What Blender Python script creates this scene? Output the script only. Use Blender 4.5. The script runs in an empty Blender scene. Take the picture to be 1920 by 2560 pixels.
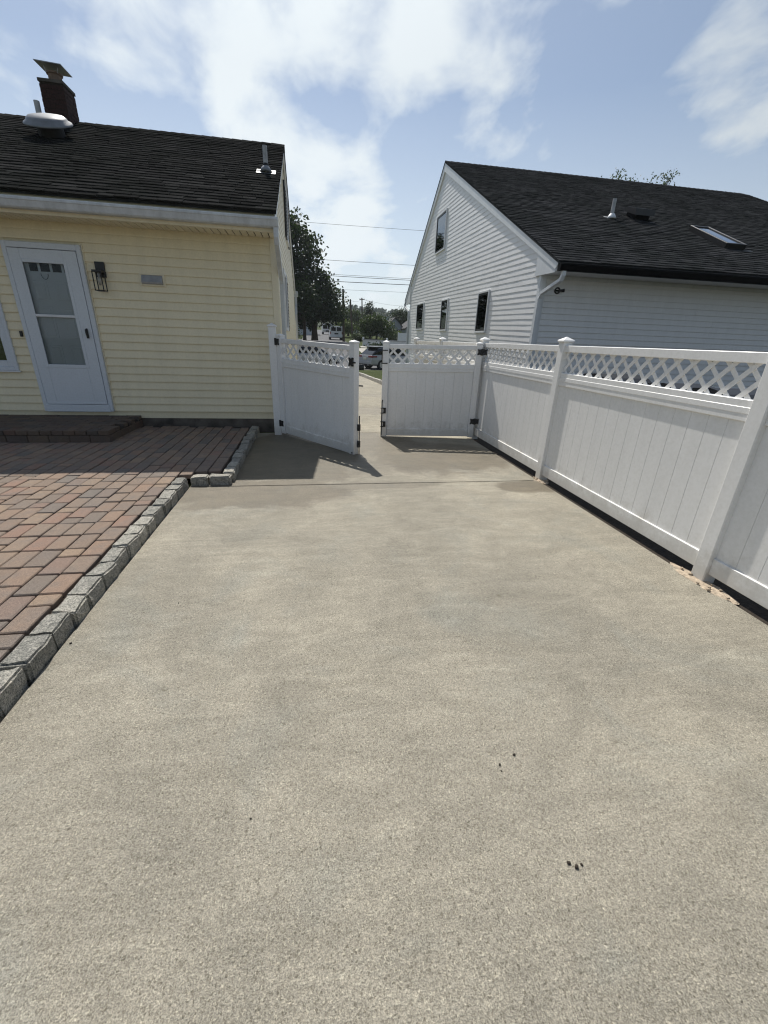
import bpy, bmesh, math, random
from mathutils import Vector, Matrix, noise as mn

RN = random.Random(11)
sc = bpy.context.scene
COL = sc.collection

# ------------------------------------------------------------------ camera
F_PX, IMG_W, IMG_H = 1044.84, 1920.0, 2560.0
PITCH, YAW, ROLL = 0.390387, 0.175659, -0.0373654
CAM_H = 1.5
def cam_axes():
    cy, sy, cp, sp = math.cos(YAW), math.sin(YAW), math.cos(PITCH), math.sin(PITCH)
    cr, sr = math.cos(ROLL), math.sin(ROLL)
    f = Vector((sy * cp, cy * cp, -sp)); r = Vector((cy, -sy, 0)); d = f.cross(r)
    return cr * r + sr * d, -sr * r + cr * d, f
AX, AY, AZ = cam_axes()
cam = bpy.data.cameras.new('camera'); cam_o = bpy.data.objects.new('camera', cam); COL.objects.link(cam_o)
cam_o.matrix_world = Matrix(((AX.x, -AY.x, -AZ.x, 0), (AX.y, -AY.y, -AZ.y, 0), (AX.z, -AY.z, -AZ.z, CAM_H), (0, 0, 0, 1)))
cam.sensor_fit = 'VERTICAL'; cam.sensor_height = 36.0; cam.lens = 36.0 * F_PX / IMG_H
cam.clip_start = 0.05; cam.clip_end = 3000
sc.camera = cam_o
def project(p):
    v = Vector(p) - Vector((0, 0, CAM_H)); z = v.dot(AZ)
    if z < 0.05: return None
    return 960 + F_PX * v.dot(AX) / z, 1280 + F_PX * v.dot(AY) / z, z

# ------------------------------------------------------------------ world, sun, exposure
SUN_EL = math.radians(54.0)
SUN_AZ = math.radians(-10.0)          # from +Y towards -X
to_sun = Vector((math.sin(SUN_AZ) * math.cos(SUN_EL), math.cos(SUN_AZ) * math.cos(SUN_EL), math.sin(SUN_EL)))
CLOUDS = [((-0.20, 0.875, 0.44), 10, 0.30), ((-0.05, 0.88, 0.47), 9, 0.32), ((0.12, 0.88, 0.46), 9, 0.30), ((0.248, 0.867, 0.433), 8, 0.26), ((0.30, 0.88, 0.36), 4, 0.18),
          ((-0.09, 0.94, 0.33), 5, 0.34), ((0.02, 0.95, 0.30), 6, 0.36), ((0.026, 0.973, 0.23), 9, 0.42), ((0.131, 0.985, 0.115), 10, 0.18), ((0.616, 0.698, 0.365), 7, 0.22),
          ((-0.28, 0.89, 0.36), 8, -0.15), ((0.14, 0.92, 0.36), 5, -0.12), ((0.467, 0.832, 0.298), 12, -0.25), ((0.599, 0.752, 0.274), 9, -0.15)]
world = bpy.data.worlds.new('World'); sc.world = world; world.use_nodes = True
def build_world():
    nt = world.node_tree; nt.nodes.clear()
    N = lambda t, **k: mk(nt, t, **k)
    sky = N('ShaderNodeTexSky'); sky.sky_type = 'NISHITA'; sky.sun_disc = False
    sky.sun_elevation = SUN_EL; sky.sun_rotation = SUN_AZ; sky.air_density = 1.0; sky.dust_density = 0.5; sky.ozone_density = 1.0
    tc = N('ShaderNodeTexCoord')
    sep = N('ShaderNodeSeparateXYZ', ins={0: (tc, 'Generated')})
    zz = N('ShaderNodeMath', op='ADD', ins={0: (sep, 'Z'), 1: 0.22})
    zc = N('ShaderNodeMath', op='MAXIMUM', ins={0: (zz, 0), 1: 0.12})
    dx = N('ShaderNodeMath', op='DIVIDE', ins={0: (sep, 'X'), 1: (zc, 0)})
    dy = N('ShaderNodeMath', op='DIVIDE', ins={0: (sep, 'Y'), 1: (zc, 0)})
    pl = N('ShaderNodeCombineXYZ', ins={0: (dx, 0), 1: (dy, 0), 2: 0.0})
    mp = N('ShaderNodeMapping', ins={0: (pl, 0)}); mp.inputs['Location'].default_value = (3.35, 1.7, 0.0)
    mp.inputs['Rotation'].default_value = (0, 0, 0.5); mp.inputs['Scale'].default_value = (1.0, 0.72, 1.0)
    big = N('ShaderNodeTexNoise', ins={'Vector': (mp, 0), 'Scale': 3.4, 'Detail': 9.0, 'Roughness': 0.55, 'Distortion': 0.25})
    wisp = N('ShaderNodeTexNoise', ins={'Vector': (mp, 0), 'Scale': 8.0, 'Detail': 7.0, 'Roughness': 0.6, 'Distortion': 0.5})
    s = N('ShaderNodeMath', op='MULTIPLY_ADD', ins={0: (big, 0), 1: 1.7, 2: -0.62})
    s = N('ShaderNodeMath', op='MULTIPLY_ADD', ins={0: (wisp, 0), 1: 0.55, 2: (s, 0)})
    for d, rad, w in CLOUDS:            # where the cloud banks and the clear gaps lie
        dt = N('ShaderNodeVectorMath', op='DOT_PRODUCT', ins={0: (tc, 'Generated'), 1: d})
        mr = N('ShaderNodeMapRange', ins={0: (dt, 'Value'), 1: math.cos(math.radians(rad)), 2: 1.0, 3: 0.0, 4: w}); mr.interpolation_type = 'SMOOTHSTEP'
        s = N('ShaderNodeMath', op='ADD', ins={0: (s, 0), 1: (mr, 0)})
    cov = N('ShaderNodeMapRange', ins={0: (s, 0), 1: 0.30, 2: 1.06, 3: 0.0, 4: 1.0}); cov.interpolation_type = 'SMOOTHSTEP'
    low = N('ShaderNodeMapRange', ins={0: (sep, 'Z'), 1: 0.0, 2: 0.38, 3: 0.80, 4: 0.17})
    mx = N('ShaderNodeMath', op='MAXIMUM', ins={0: (cov, 0), 1: (low, 0)})
    # cloud and haze scatter light forward: bright towards the sun, dimmer away from it
    sd = N('ShaderNodeVectorMath', op='DOT_PRODUCT', ins={0: (tc, 'Generated'), 1: tuple(to_sun)})
    st = N('ShaderNodeMapRange', ins={0: (sd, 'Value'), 1: -0.3, 2: 0.9, 3: 0.0, 4: 1.0})
    sp = N('ShaderNodeMath', op='POWER', ins={0: (st, 0), 1: 1.6})
    cb = N('ShaderNodeMath', op='MULTIPLY_ADD', ins={0: (sp, 0), 1: 7.6, 2: 2.0})
    hz = N('ShaderNodeMapRange', ins={0: (sep, 'Z'), 1: -0.05, 2: 0.4, 3: 3.4, 4: 0.0})
    cb = N('ShaderNodeMath', op='ADD', ins={0: (cb, 0), 1: (hz, 0)})
    cc = N('ShaderNodeCombineXYZ', ins={0: 0.925, 1: 1.0, 2: 1.045})
    cs = N('ShaderNodeVectorMath', op='SCALE', ins={0: (cc, 0), 'Scale': (cb, 0)})
    mix = N('ShaderNodeMix'); mix.data_type = 'RGBA'
    nt.links.new(mx.outputs[0], mix.inputs[0]); nt.links.new(sky.outputs[0], mix.inputs[6]); nt.links.new(cs.outputs[0], mix.inputs[7])
    bg = N('ShaderNodeBackground', ins={0: (mix, 2), 1: 0.082})
    out = N('ShaderNodeOutputWorld'); nt.links.new(bg.outputs[0], out.inputs[0])

sun = bpy.data.lights.new('sun', 'SUN'); sun.energy = 4.25; sun.angle = math.radians(0.6); sun.color = (1.0, 0.955, 0.88)
sun_o = bpy.data.objects.new('sun', sun); COL.objects.link(sun_o)
to_sun = Vector((math.sin(SUN_AZ) * math.cos(SUN_EL), math.cos(SUN_AZ) * math.cos(SUN_EL), math.sin(SUN_EL)))
sun_o.rotation_euler = (-to_sun).to_track_quat('-Z', 'Y').to_euler(); sun_o.location = to_sun * 60
sc.view_settings.view_transform = 'Standard'; sc.view_settings.look = 'None'
sc.view_settings.exposure = 0.28; sc.view_settings.gamma = 1.0; sc.view_settings.use_curve_mapping = False
sc.render.engine = 'CYCLES'
sc.cycles.use_denoising = True; sc.cycles.pixel_filter_type = 'BLACKMAN_HARRIS'; sc.cycles.filter_width = 1.15
sc.cycles.max_bounces = 6; sc.cycles.diffuse_bounces = 3; sc.cycles.glossy_bounces = 3; sc.cycles.transparent_max_bounces = 8
sc.cycles.caustics_reflective = False; sc.cycles.caustics_refractive = False

# ------------------------------------------------------------------ node helpers
def mk(nt, t, op=None, ins=None, **props):
    n = nt.nodes.new(t)
    if op: n.operation = op
    for k, v in props.items(): setattr(n, k, v)
    for k, v in (ins or {}).items():
        if isinstance(v, tuple) and len(v) == 2 and hasattr(v[0], 'outputs'):
            nt.links.new(v[0].outputs[v[1]], n.inputs[k])
        else:
            n.inputs[k].default_value = v
    return n
build_world()

def ramp(nt, src, stops):
    r = nt.nodes.new('ShaderNodeValToRGB'); nt.links.new(src, r.inputs[0])
    e = r.color_ramp.elements
    while len(e) < len(stops): e.new(0.5)
    for el, (p, c) in zip(e, stops): el.position = p; el.color = (*c, 1)
    return r
def mixc(nt, fac, a, b, mode='MIX'):
    m = nt.nodes.new('ShaderNodeMix'); m.data_type = 'RGBA'; m.blend_type = mode
    for i, v in ((0, fac), (6, a), (7, b)):
        if hasattr(v, 'is_linked') or isinstance(v, bpy.types.NodeSocket): nt.links.new(v, m.inputs[i])
        else: m.inputs[i].default_value = v if i == 0 else (*v, 1)
    return m.outputs[2]
def new_mat(name):
    m = bpy.data.materials.new(name); m.use_nodes = True
    nt = m.node_tree; b = nt.nodes['Principled BSDF']
    return m, nt, b
def pos(nt): return mk(nt, 'ShaderNodeNewGeometry')
def bump(nt, b, h, dist, strength=1.0, prev=None):
    n = mk(nt, 'ShaderNodeBump', ins={'Strength': strength, 'Distance': dist}); nt.links.new(h, n.inputs['Height'])
    if prev is not None: nt.links.new(prev.outputs[0], n.inputs['Normal'])
    nt.links.new(n.outputs[0], b.inputs['Normal']); return n
def noise_n(nt, vec, scale, detail=4, rough=0.55, dist=0.0):
    return mk(nt, 'ShaderNodeTexNoise', ins={'Vector': (vec, 'Position') if vec.bl_idname == 'ShaderNodeNewGeometry' else (vec, 0), 'Scale': scale, 'Detail': detail, 'Roughness': rough, 'Distortion': dist})

M = {}
def simple(name, col, rough=0.5, metal=0.0, var=0.12, scale=9.0, bmp=0.0, bscale=200.0, spec=0.5, streak=False):
    m, nt, b = new_mat(name); g = pos(nt)
    v = g
    if streak:
        v = mk(nt, 'ShaderNodeMapping', ins={0: (g, 'Position')}); v.inputs['Scale'].default_value = (1.0, 1.0, 0.12)
    n = noise_n(nt, v, scale, 5)
    lo = tuple(c * (1 - var) for c in col); hi = tuple(min(1, c * (1 + var * 0.5)) for c in col)
    r = ramp(nt, n.outputs[0], [(0.3, lo), (0.65, hi)])
    nt.links.new(r.outputs[0], b.inputs['Base Color'])
    b.inputs['Roughness'].default_value = rough; b.inputs['Metallic'].default_value = metal
    b.inputs['Specular IOR Level'].default_value = spec
    if bmp: bump(nt, b, noise_n(nt, g, bscale, 3).outputs[0], bmp)
    M[name] = m; return m

def island_random(nt):
    g = mk(nt, 'ShaderNodeNewGeometry'); o = mk(nt, 'ShaderNodeObjectInfo')
    a = mk(nt, 'ShaderNodeMath', op='ADD', ins={0: (g, 'Random Per Island'), 1: (o, 'Random')})
    return mk(nt, 'ShaderNodeMath', op='FRACT', ins={0: (a, 0)})

def vinyl(name, col, rough=0.42, dirt=0.10, grain=0.0, scuff=0.0):
    m, nt, b = new_mat(name); g = pos(nt)
    st = mk(nt, 'ShaderNodeMapping', ins={0: (g, 'Position')}); st.inputs['Scale'].default_value = (3.0, 3.0, 0.5)
    n1 = noise_n(nt, st, 2.6, 6, 0.6); n2 = noise_n(nt, g, 40, 4, 0.6)
    r1 = ramp(nt, n1.outputs[0], [(0.35, tuple(c * (1 - dirt) for c in col)), (0.62, col)])
    r2 = ramp(nt, n2.outputs[0], [(0.3, (0.93, 0.93, 0.92)), (0.6, (1, 1, 1))])
    c = mixc(nt, 1.0, r1.outputs[0], r2.outputs[0], 'MULTIPLY')
    sc_ = mk(nt, 'ShaderNodeMapping', ins={0: (g, 'Position')}); sc_.inputs['Scale'].default_value = (6, 6, 16); sc_.inputs['Rotation'].default_value = (.5, .3, 0)
    n3 = noise_n(nt, sc_, 1.3, 5, 0.65)
    f3 = mk(nt, 'ShaderNodeMapRange', ins={0: (n3, 0), 1: 0.67, 2: 0.78, 3: 0.0, 4: scuff}); f3.interpolation_type = 'SMOOTHSTEP'
    c2 = mixc(nt, 0.0, c, tuple(q * .55 for q in col)); nt.links.new(f3.outputs[0], c2.node.inputs[0])
    if scuff:
        sz = mk(nt, 'ShaderNodeSeparateXYZ', ins={0: (g, 'Position')}); n4 = noise_n(nt, g, 9, 6, 0.7)
        hz_ = mk(nt, 'ShaderNodeMath', op='MULTIPLY_ADD', ins={0: (n4, 0), 1: -0.55, 2: (sz, 'Z')})
        f4 = mk(nt, 'ShaderNodeMapRange', ins={0: (hz_, 0), 1: -0.22, 2: 0.02, 3: 0.45, 4: 0.0}); f4.interpolation_type = 'SMOOTHSTEP'
        c2 = mixc(nt, 0.0, c2, (.42, .39, .33)); nt.links.new(f4.outputs[0], c2.node.inputs[0])
    nt.links.new(c2, b.inputs['Base Color']); b.inputs['Roughness'].default_value = rough
    if grain:
        fine = mk(nt, 'ShaderNodeMapping', ins={0: (g, 'Position')}); fine.inputs['Scale'].default_value = (1, 1, 0.35)
        bump(nt, b, noise_n(nt, fine, 180, 4, 0.7).outputs[0], grain)
    M[name] = m
vinyl('white_vinyl', (0.85, 0.843, 0.828), 0.38, 0.05, 0.0007, 0.5)
vinyl('white_siding', (0.825, 0.82, 0.815), 0.45, 0.05, 0.0004)
vinyl('yellow_siding', (0.83, 0.745, 0.53), 0.45, 0.06, 0.0004)
vinyl('cream_trim', (0.79, 0.715, 0.53), 0.45, 0.06)
vinyl('white_trim', (0.72, 0.74, 0.76), 0.45, 0.08)
vinyl('blue_white_paint', (0.63, 0.675, 0.725), 0.40, 0.02)
vinyl('gutter_white', (0.60, 0.63, 0.66), 0.40, 0.22)
simple('black_metal', (0.012, 0.012, 0.013), 0.42, var=0.3, bmp=0.0004)
simple('black_gutter', (0.004, 0.004, 0.0045), 0.6, var=0.3, spec=0.1)
simple('dark_soffit', (0.5, 0.5, 0.5), 0.6)
simple('grey_metal', (0.33, 0.34, 0.35), 0.45, 0.3, var=0.2, scale=14)
simple('galvanised', (0.21, 0.22, 0.235), 0.5, 0.2, var=0.22, scale=8)
simple('pvc_grey', (0.42, 0.42, 0.42), 0.5, var=0.3, scale=12)
simple('black_rubber', (0.012, 0.012, 0.012), 0.7)
simple('black_plastic', (0.014, 0.014, 0.015), 0.45)
simple('rubble_mat', (0.46, 0.375, 0.28), 0.95, var=0.4, scale=35, bmp=0.006, bscale=60)
simple('soil', (0.035, 0.026, 0.018), 1.0, var=0.5, scale=30, bmp=0.01, bscale=60)
simple('debris_mat', (0.03, 0.022, 0.015), 0.9, var=0.5)
simple('asphalt', (0.10, 0.10, 0.105), 0.9, var=0.2, scale=2.0, bmp=0.004, bscale=60)
simple('bark', (0.07, 0.05, 0.035), 0.95, var=0.4, scale=14, bmp=0.02, bscale=18)
simple('pole_wood', (0.10, 0.075, 0.055), 0.9, var=0.35, scale=6, streak=True)
simple('pale_kerb', (0.42, 0.40, 0.36), 0.9, var=0.25, scale=8, bmp=0.004, bscale=60)
simple('far_white', (0.62, 0.64, 0.66), 0.7, var=0.10)
simple('far_grey', (0.36, 0.38, 0.40), 0.7, var=0.12)
simple('far_roof', (0.06, 0.06, 0.065), 0.9, var=0.2)
simple('car_silver', (0.42, 0.43, 0.45), 0.3, 0.15, var=0.03)
simple('car_dark', (0.05, 0.055, 0.06), 0.25, 0.4, var=0.03)
simple('car_white', (0.74, 0.75, 0.76), 0.3, var=0.04)
simple('car_glass', (0.012, 0.014, 0.016), 0.06, var=0.05)
simple('tail_red', (0.20, 0.012, 0.014), 0.2, var=0.1)
simple('plate', (0.6, 0.6, 0.5), 0.5)
simple('rim', (0.45, 0.45, 0.47), 0.35, 0.8)
simple('wire_black', (0.02, 0.02, 0.02), 0.7)
simple('foundation_mat', (0.115, 0.10, 0.082), 0.95, var=0.5, scale=5, bmp=0.006, bscale=35)
simple('door_inner', (0.60, 0.64, 0.68), 0.5, var=0.03)
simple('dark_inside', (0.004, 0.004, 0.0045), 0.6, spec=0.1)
simple('curtain', (0.10, 0.10, 0.095), 0.8, var=0.4)
simple('flue_clay', (0.22, 0.15, 0.11), 0.9, var=0.3, scale=10)
simple('lamp_frost', (0.35, 0.34, 0.30), 0.3)

def glass(name, tint, mixf, rough=0.03, ior=1.5):
    m, nt, b = new_mat(name)
    t = mk(nt, 'ShaderNodeBsdfTransparent', ins={0: (*tint, 1)}); gl = mk(nt, 'ShaderNodeBsdfGlossy', ins={0: (0.9, 0.95, 1, 1), 'Roughness': rough})
    fr = mk(nt, 'ShaderNodeFresnel', ins={0: ior}); ad = mk(nt, 'ShaderNodeMath', op='ADD', ins={0: (fr, 0), 1: mixf})
    mx = nt.nodes.new('ShaderNodeMixShader'); nt.links.new(ad.outputs[0], mx.inputs[0]); nt.links.new(t.outputs[0], mx.inputs[1]); nt.links.new(gl.outputs[0], mx.inputs[2])
    nt.links.new(mx.outputs[0], nt.nodes['Material Output'].inputs[0]); M[name] = m
glass('door_glass', (0.86, 0.88, 0.88), 0.0, ior=1.28)
glass('window_glass', (0.55, 0.58, 0.58), 0.05)
glass('skylight_glass', (0.45, 0.62, 0.62), 0.25, 0.12)

def shingle_mat(name, cols, moss=0.0):
    m, nt, b = new_mat(name); g = pos(nt); rnd = island_random(nt)
    r = ramp(nt, rnd.outputs[0], [(0.0, cols[0]), (0.45, cols[1]), (1.0, cols[2])])
    gr = noise_n(nt, g, 260, 2, 0.7); gr2 = noise_n(nt, g, 45, 5, 0.7); big = noise_n(nt, g, 1.1, 5, 0.6)
    a = ramp(nt, gr.outputs[0], [(0.3, (0.55, 0.55, 0.55)), (0.7, (1.5, 1.5, 1.5))])
    a2 = ramp(nt, gr2.outputs[0], [(0.3, (0.7, 0.7, 0.7)), (0.7, (1.25, 1.25, 1.25))])
    a3 = ramp(nt, big.outputs[0], [(0.35, (0.72, 0.74, 0.70)), (0.65, (1.12, 1.1, 1.08))])
    c = mixc(nt, 1.0, mixc(nt, 1.0, mixc(nt, 1.0, r.outputs[0], a.outputs[0], 'MULTIPLY'), a2.outputs[0], 'MULTIPLY'), a3.outputs[0], 'MULTIPLY')
    nt.links.new(c, b.inputs['Base Color']); b.inputs['Roughness'].default_value = 1.0; b.inputs['Specular IOR Level'].default_value = 0.0
    bump(nt, b, gr.outputs[0], 0.003); M[name] = m
shingle_mat('shingle_old', ((0.022, 0.0222, 0.022), (0.030, 0.0302, 0.030), (0.041, 0.0413, 0.041)))
shingle_mat('shingle_charcoal', ((0.024, 0.0255, 0.028), (0.034, 0.036, 0.039), (0.047, 0.0495, 0.0535)))

def paver_mat(name, dark=1.0):
    m, nt, b = new_mat(name); g = pos(nt); rnd = island_random(nt)
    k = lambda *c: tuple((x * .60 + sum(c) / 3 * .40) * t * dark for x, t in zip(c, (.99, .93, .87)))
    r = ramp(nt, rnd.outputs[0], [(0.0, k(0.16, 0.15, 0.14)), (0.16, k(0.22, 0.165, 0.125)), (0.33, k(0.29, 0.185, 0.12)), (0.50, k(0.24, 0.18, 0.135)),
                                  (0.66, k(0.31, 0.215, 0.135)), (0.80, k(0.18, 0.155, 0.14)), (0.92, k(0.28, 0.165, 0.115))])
    r.color_ramp.interpolation = 'LINEAR'
    cl = noise_n(nt, g, 7.0, 4, 0.6)      # the two-tone casting of each paver
    c1 = mixc(nt, 0.0, r.outputs[0], k(0.19, 0.165, 0.15))
    fac = mk(nt, 'ShaderNodeMapRange', ins={0: (cl, 0), 1: 0.45, 2: 0.72, 3: 0.0, 4: 0.75}); nt.links.new(fac.outputs[0], c1.node.inputs[0])
    sp = noise_n(nt, g, 330, 2, 0.75); s2 = noise_n(nt, g, 110, 4, 0.7)
    a = ramp(nt, sp.outputs[0], [(0.32, (0.55, 0.55, 0.55)), (0.66, (1.55, 1.52, 1.48))])
    a2 = ramp(nt, s2.outputs[0], [(0.3, (0.8, 0.8, 0.8)), (0.7, (1.18, 1.18, 1.18))])
    c = mixc(nt, 1.0, mixc(nt, 1.0, c1, a.outputs[0], 'MULTIPLY'), a2.outputs[0], 'MULTIPLY')
    nt.links.new(c, b.inputs['Base Color']); b.inputs['Roughness'].default_value = 0.9; b.inputs['Specular IOR Level'].default_value = 0.3
    bp = bump(nt, b, sp.outputs[0], 0.002); bump(nt, b, s2.outputs[0], 0.003, prev=bp); M[name] = m
paver_mat('paver_mat'); paver_mat('paver_shaded', 0.55)  # second copy has the house shade on the step put into its colour

def granite_mat():
    m, nt, b = new_mat('granite'); g = pos(nt); rnd = island_random(nt)
    r = ramp(nt, rnd.outputs[0], [(0.0, (0.26, 0.255, 0.235)), (0.5, (0.355, 0.342, 0.31)), (1.0, (0.44, 0.42, 0.375))])
    v = noise_n(nt, g, 130, 3, 0.8); v2 = noise_n(nt, g, 28, 6, 0.65)
    a = ramp(nt, v.outputs[0], [(0.38, (0.25, 0.26, 0.27)), (0.50, (0.95, 0.95, 0.95)), (0.64, (1.5, 1.48, 1.44))])
    a2 = ramp(nt, v2.outputs[0], [(0.32, (0.62, 0.63, 0.60)), (0.65, (1.12, 1.1, 1.06))])
    c = mixc(nt, 1.0, mixc(nt, 1.0, r.outputs[0], a.outputs[0], 'MULTIPLY'), a2.outputs[0], 'MULTIPLY')
    nt.links.new(c, b.inputs['Base Color']); b.inputs['Roughness'].default_value = 0.9
    bp = bump(nt, b, v2.outputs[0], 0.012); bump(nt, b, v.outputs[0], 0.003, prev=bp); M['granite'] = m
granite_mat()

def concrete_mat():
    m, nt, b = new_mat('concrete'); g = pos(nt)
    big = noise_n(nt, g, 0.75, 5, 0.6, 0.4); mid = noise_n(nt, g, 2.1, 8, 0.72, 1.1); cloud = noise_n(nt, g, 1.6, 6, 0.6, 0.8)
    base = ramp(nt, big.outputs[0], [(0.30, (0.25, 0.233, 0.195)), (0.50, (0.295, 0.273, 0.226)), (0.70, (0.355, 0.327, 0.268))])
    green = mixc(nt, 0.0, base.outputs[0], (0.25, 0.252, 0.225))
    gf = mk(nt, 'ShaderNodeMapRange', ins={0: (cloud, 0), 1: 0.52, 2: 0.70, 3: 0.0, 4: 0.55}); nt.links.new(gf.outputs[0], green.node.inputs[0])
    a = ramp(nt, mid.outputs[0], [(0.3, (0.86, 0.86, 0.85)), (0.5, (0.99, 0.99, 0.98)), (0.68, (1.12, 1.115, 1.10))])
    c = mixc(nt, 1.0, green, a.outputs[0], 'MULTIPLY')
    # exposed sand and fine aggregate
    s1 = noise_n(nt, g, 230, 2, 0.75); s2 = noise_n(nt, g, 90, 3, 0.7)
    vo = mk(nt, 'ShaderNodeTexVoronoi', ins={'Vector': (g, 'Position'), 'Scale': 185.0})
    va = ramp(nt, vo.outputs['Color'], [(0.0, (0.50, 0.48, 0.45)), (0.22, (0.84, 0.83, 0.81)), (0.45, (1.0, 1.0, 1.0)), (0.75, (1.08, 1.075, 1.06)), (1.0, (1.5, 1.48, 1.43))])
    sa = ramp(nt, s1.outputs[0], [(0.30, (0.52, 0.51, 0.49)), (0.5, (1, 1, 1)), (0.70, (1.45, 1.44, 1.4))])
    sb = ramp(nt, s2.outputs[0], [(0.34, (0.84, 0.835, 0.825)), (0.5, (1, 1, 1)), (0.66, (1.13, 1.13, 1.125))])
    swm = mk(nt, 'ShaderNodeMapping', ins={0: (g, 'Position')}); swm.inputs['Rotation'].default_value = (0, 0, .5); swm.inputs['Scale'].default_value = (1.0, 3.6, 1)
    sw = noise_n(nt, swm, 1.7, 7, 0.66, 2.2); swr = ramp(nt, sw.outputs[0], [(0.36, (0.90, 0.90, 0.895)), (0.52, (1, 1, 1)), (0.66, (1.12, 1.12, 1.115))])
    c = mixc(nt, 1.0, c, swr.outputs[0], 'MULTIPLY')
    spt = noise_n(nt, g, 11.0, 3, 0.5); spr = ramp(nt, spt.outputs[0], [(0.22, (0.62, 0.60, 0.56)), (0.29, (1, 1, 1))]); c = mixc(nt, 1.0, c, spr.outputs[0], 'MULTIPLY')
    c = mixc(nt, 1.0, c, va.outputs[0], 'MULTIPLY'); c = mixc(nt, 1.0, c, sa.outputs[0], 'MULTIPLY'); c = mixc(nt, 1.0, c, sb.outputs[0], 'MULTIPLY')
    # damp patches left from washing: each with its own shape
    wob = noise_n(nt, g, 2.2, 6, 0.62, 0.5)
    wet = None
    for cx, cy, rx, ry, k in ((-0.60, 4.24, 1.0, 0.50, 0.9), (-0.3, 5.7, 1.1, 1.5, 0.85), (1.75, 5.55, 1.15, 0.85, 0.85), (2.45, 4.22, 0.42, 0.24, 0.9), (0.85, 6.5, 0.7, 0.8, 0.8), (0.35, 5.1, 0.75, 0.5, 0.55), (1.5, 9.6, 1.6, 0.6, 0.6), (1.5, 12.4, 2.0, 0.35, 0.5),
                              (1.06, 5.1, 0.17, 0.07, 0.7), (1.24, 4.95, 0.17, 0.055, 0.6), (1.79, 4.78, 0.13, 0.06, 0.7), (1.17, 4.36, 0.11, 0.05, 0.5), (0.4, 4.36, 1.0, 0.14, 0.55)):
        sv = mk(nt, 'ShaderNodeVectorMath', op='SUBTRACT', ins={0: (g, 'Position'), 1: (cx, cy, 0)})
        dv = mk(nt, 'ShaderNodeVectorMath', op='DIVIDE', ins={0: (sv, 0), 1: (rx, ry, 50.0)})
        ln = mk(nt, 'ShaderNodeVectorMath', op='LENGTH', ins={0: (dv, 0)})
        ad = mk(nt, 'ShaderNodeMath', op='MULTIPLY_ADD', ins={0: (wob, 0), 1: 1.3, 2: (ln, 'Value')})
        mr = mk(nt, 'ShaderNodeMapRange', ins={0: (ad, 0), 1: 1.42, 2: 1.72, 3: k, 4: 0.0}); mr.interpolation_type = 'SMOOTHSTEP'
        wet = mr if wet is None else mk(nt, 'ShaderNodeMath', op='MAXIMUM', ins={0: (wet, 0), 1: (mr, 0)})
    w = mixc(nt, 0.0, c, mixc(nt, 1.0, c, (0.48, 0.44, 0.38), 'MULTIPLY')); nt.links.new(wet.outputs[0], w.node.inputs[0])
    nt.links.new(w, b.inputs['Base Color'])
    ro = mk(nt, 'ShaderNodeMapRange', ins={0: (wet, 0), 1: 0.0, 2: 1.0, 3: 0.88, 4: 0.40}); nt.links.new(ro.outputs[0], b.inputs['Roughness'])
    b.inputs['Specular IOR Level'].default_value = 0.35
    bp = bump(nt, b, s1.outputs[0], 0.0025); bump(nt, b, s2.outputs[0], 0.004, prev=bp); M['concrete'] = m
concrete_mat()

def grass_mat():
    m, nt, b = new_mat('grass_ground'); g = pos(nt)
    n = noise_n(nt, g, 0.5, 6, 0.65); n2 = noise_n(nt, g, 30, 3, 0.7)
    r = ramp(nt, n.outputs[0], [(0.3, (0.040, 0.058, 0.018)), (0.7, (0.075, 0.088, 0.032))])
    a = ramp(nt, n2.outputs[0], [(0.3, (0.6, 0.6, 0.6)), (0.7, (1.3, 1.3, 1.3))])
    nt.links.new(mixc(nt, 1.0, r.outputs[0], a.outputs[0], 'MULTIPLY'), b.inputs['Base Color']); b.inputs['Roughness'].default_value = 1.0
    b.inputs['Specular IOR Level'].default_value = 0.1
    bump(nt, b, n2.outputs[0], 0.04); M['grass_ground'] = m
grass_mat()
def leaf_mat(name, a, c):
    m, nt, b = new_mat(name); rnd = island_random(nt)
    r = ramp(nt, rnd.outputs[0], [(0.0, a), (1.0, c)])
    nt.links.new(r.outputs[0], b.inputs['Base Color']); b.inputs['Roughness'].default_value = 0.6
    tr = mk(nt, 'ShaderNodeBsdfTranslucent'); nt.links.new(r.outputs[0], tr.inputs[0])
    mx = mk(nt, 'ShaderNodeMixShader', ins={0: 0.3}); nt.links.new(b.outputs[0], mx.inputs[1]); nt.links.new(tr.outputs[0], mx.inputs[2])
    nt.links.new(mx.outputs[0], nt.nodes['Material Output'].inputs[0]); M[name] = m
leaf_mat('leaf_dark', (0.016, 0.032, 0.008), (0.042, 0.070, 0.015))
leaf_mat('leaf_mid', (0.035, 0.060, 0.014), (0.075, 0.110, 0.025))
leaf_mat('leaf_lime', (0.07, 0.11, 0.02), (0.13, 0.17, 0.035))
leaf_mat('leaf_conifer', (0.022, 0.040, 0.018), (0.045, 0.065, 0.025))

def hill_mat():
    m, nt, b = new_mat('wooded_hill'); g = pos(nt)
    n = noise_n(nt, g, 0.12, 6, 0.7)
    r = ramp(nt, n.outputs[0], [(0.3, (0.03, 0.045, 0.02)), (0.7, (0.06, 0.08, 0.035))])
    nt.links.new(r.outputs[0], b.inputs['Base Color']); b.inputs['Roughness'].default_value = 1.0; M['wooded_hill'] = m
hill_mat()

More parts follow.
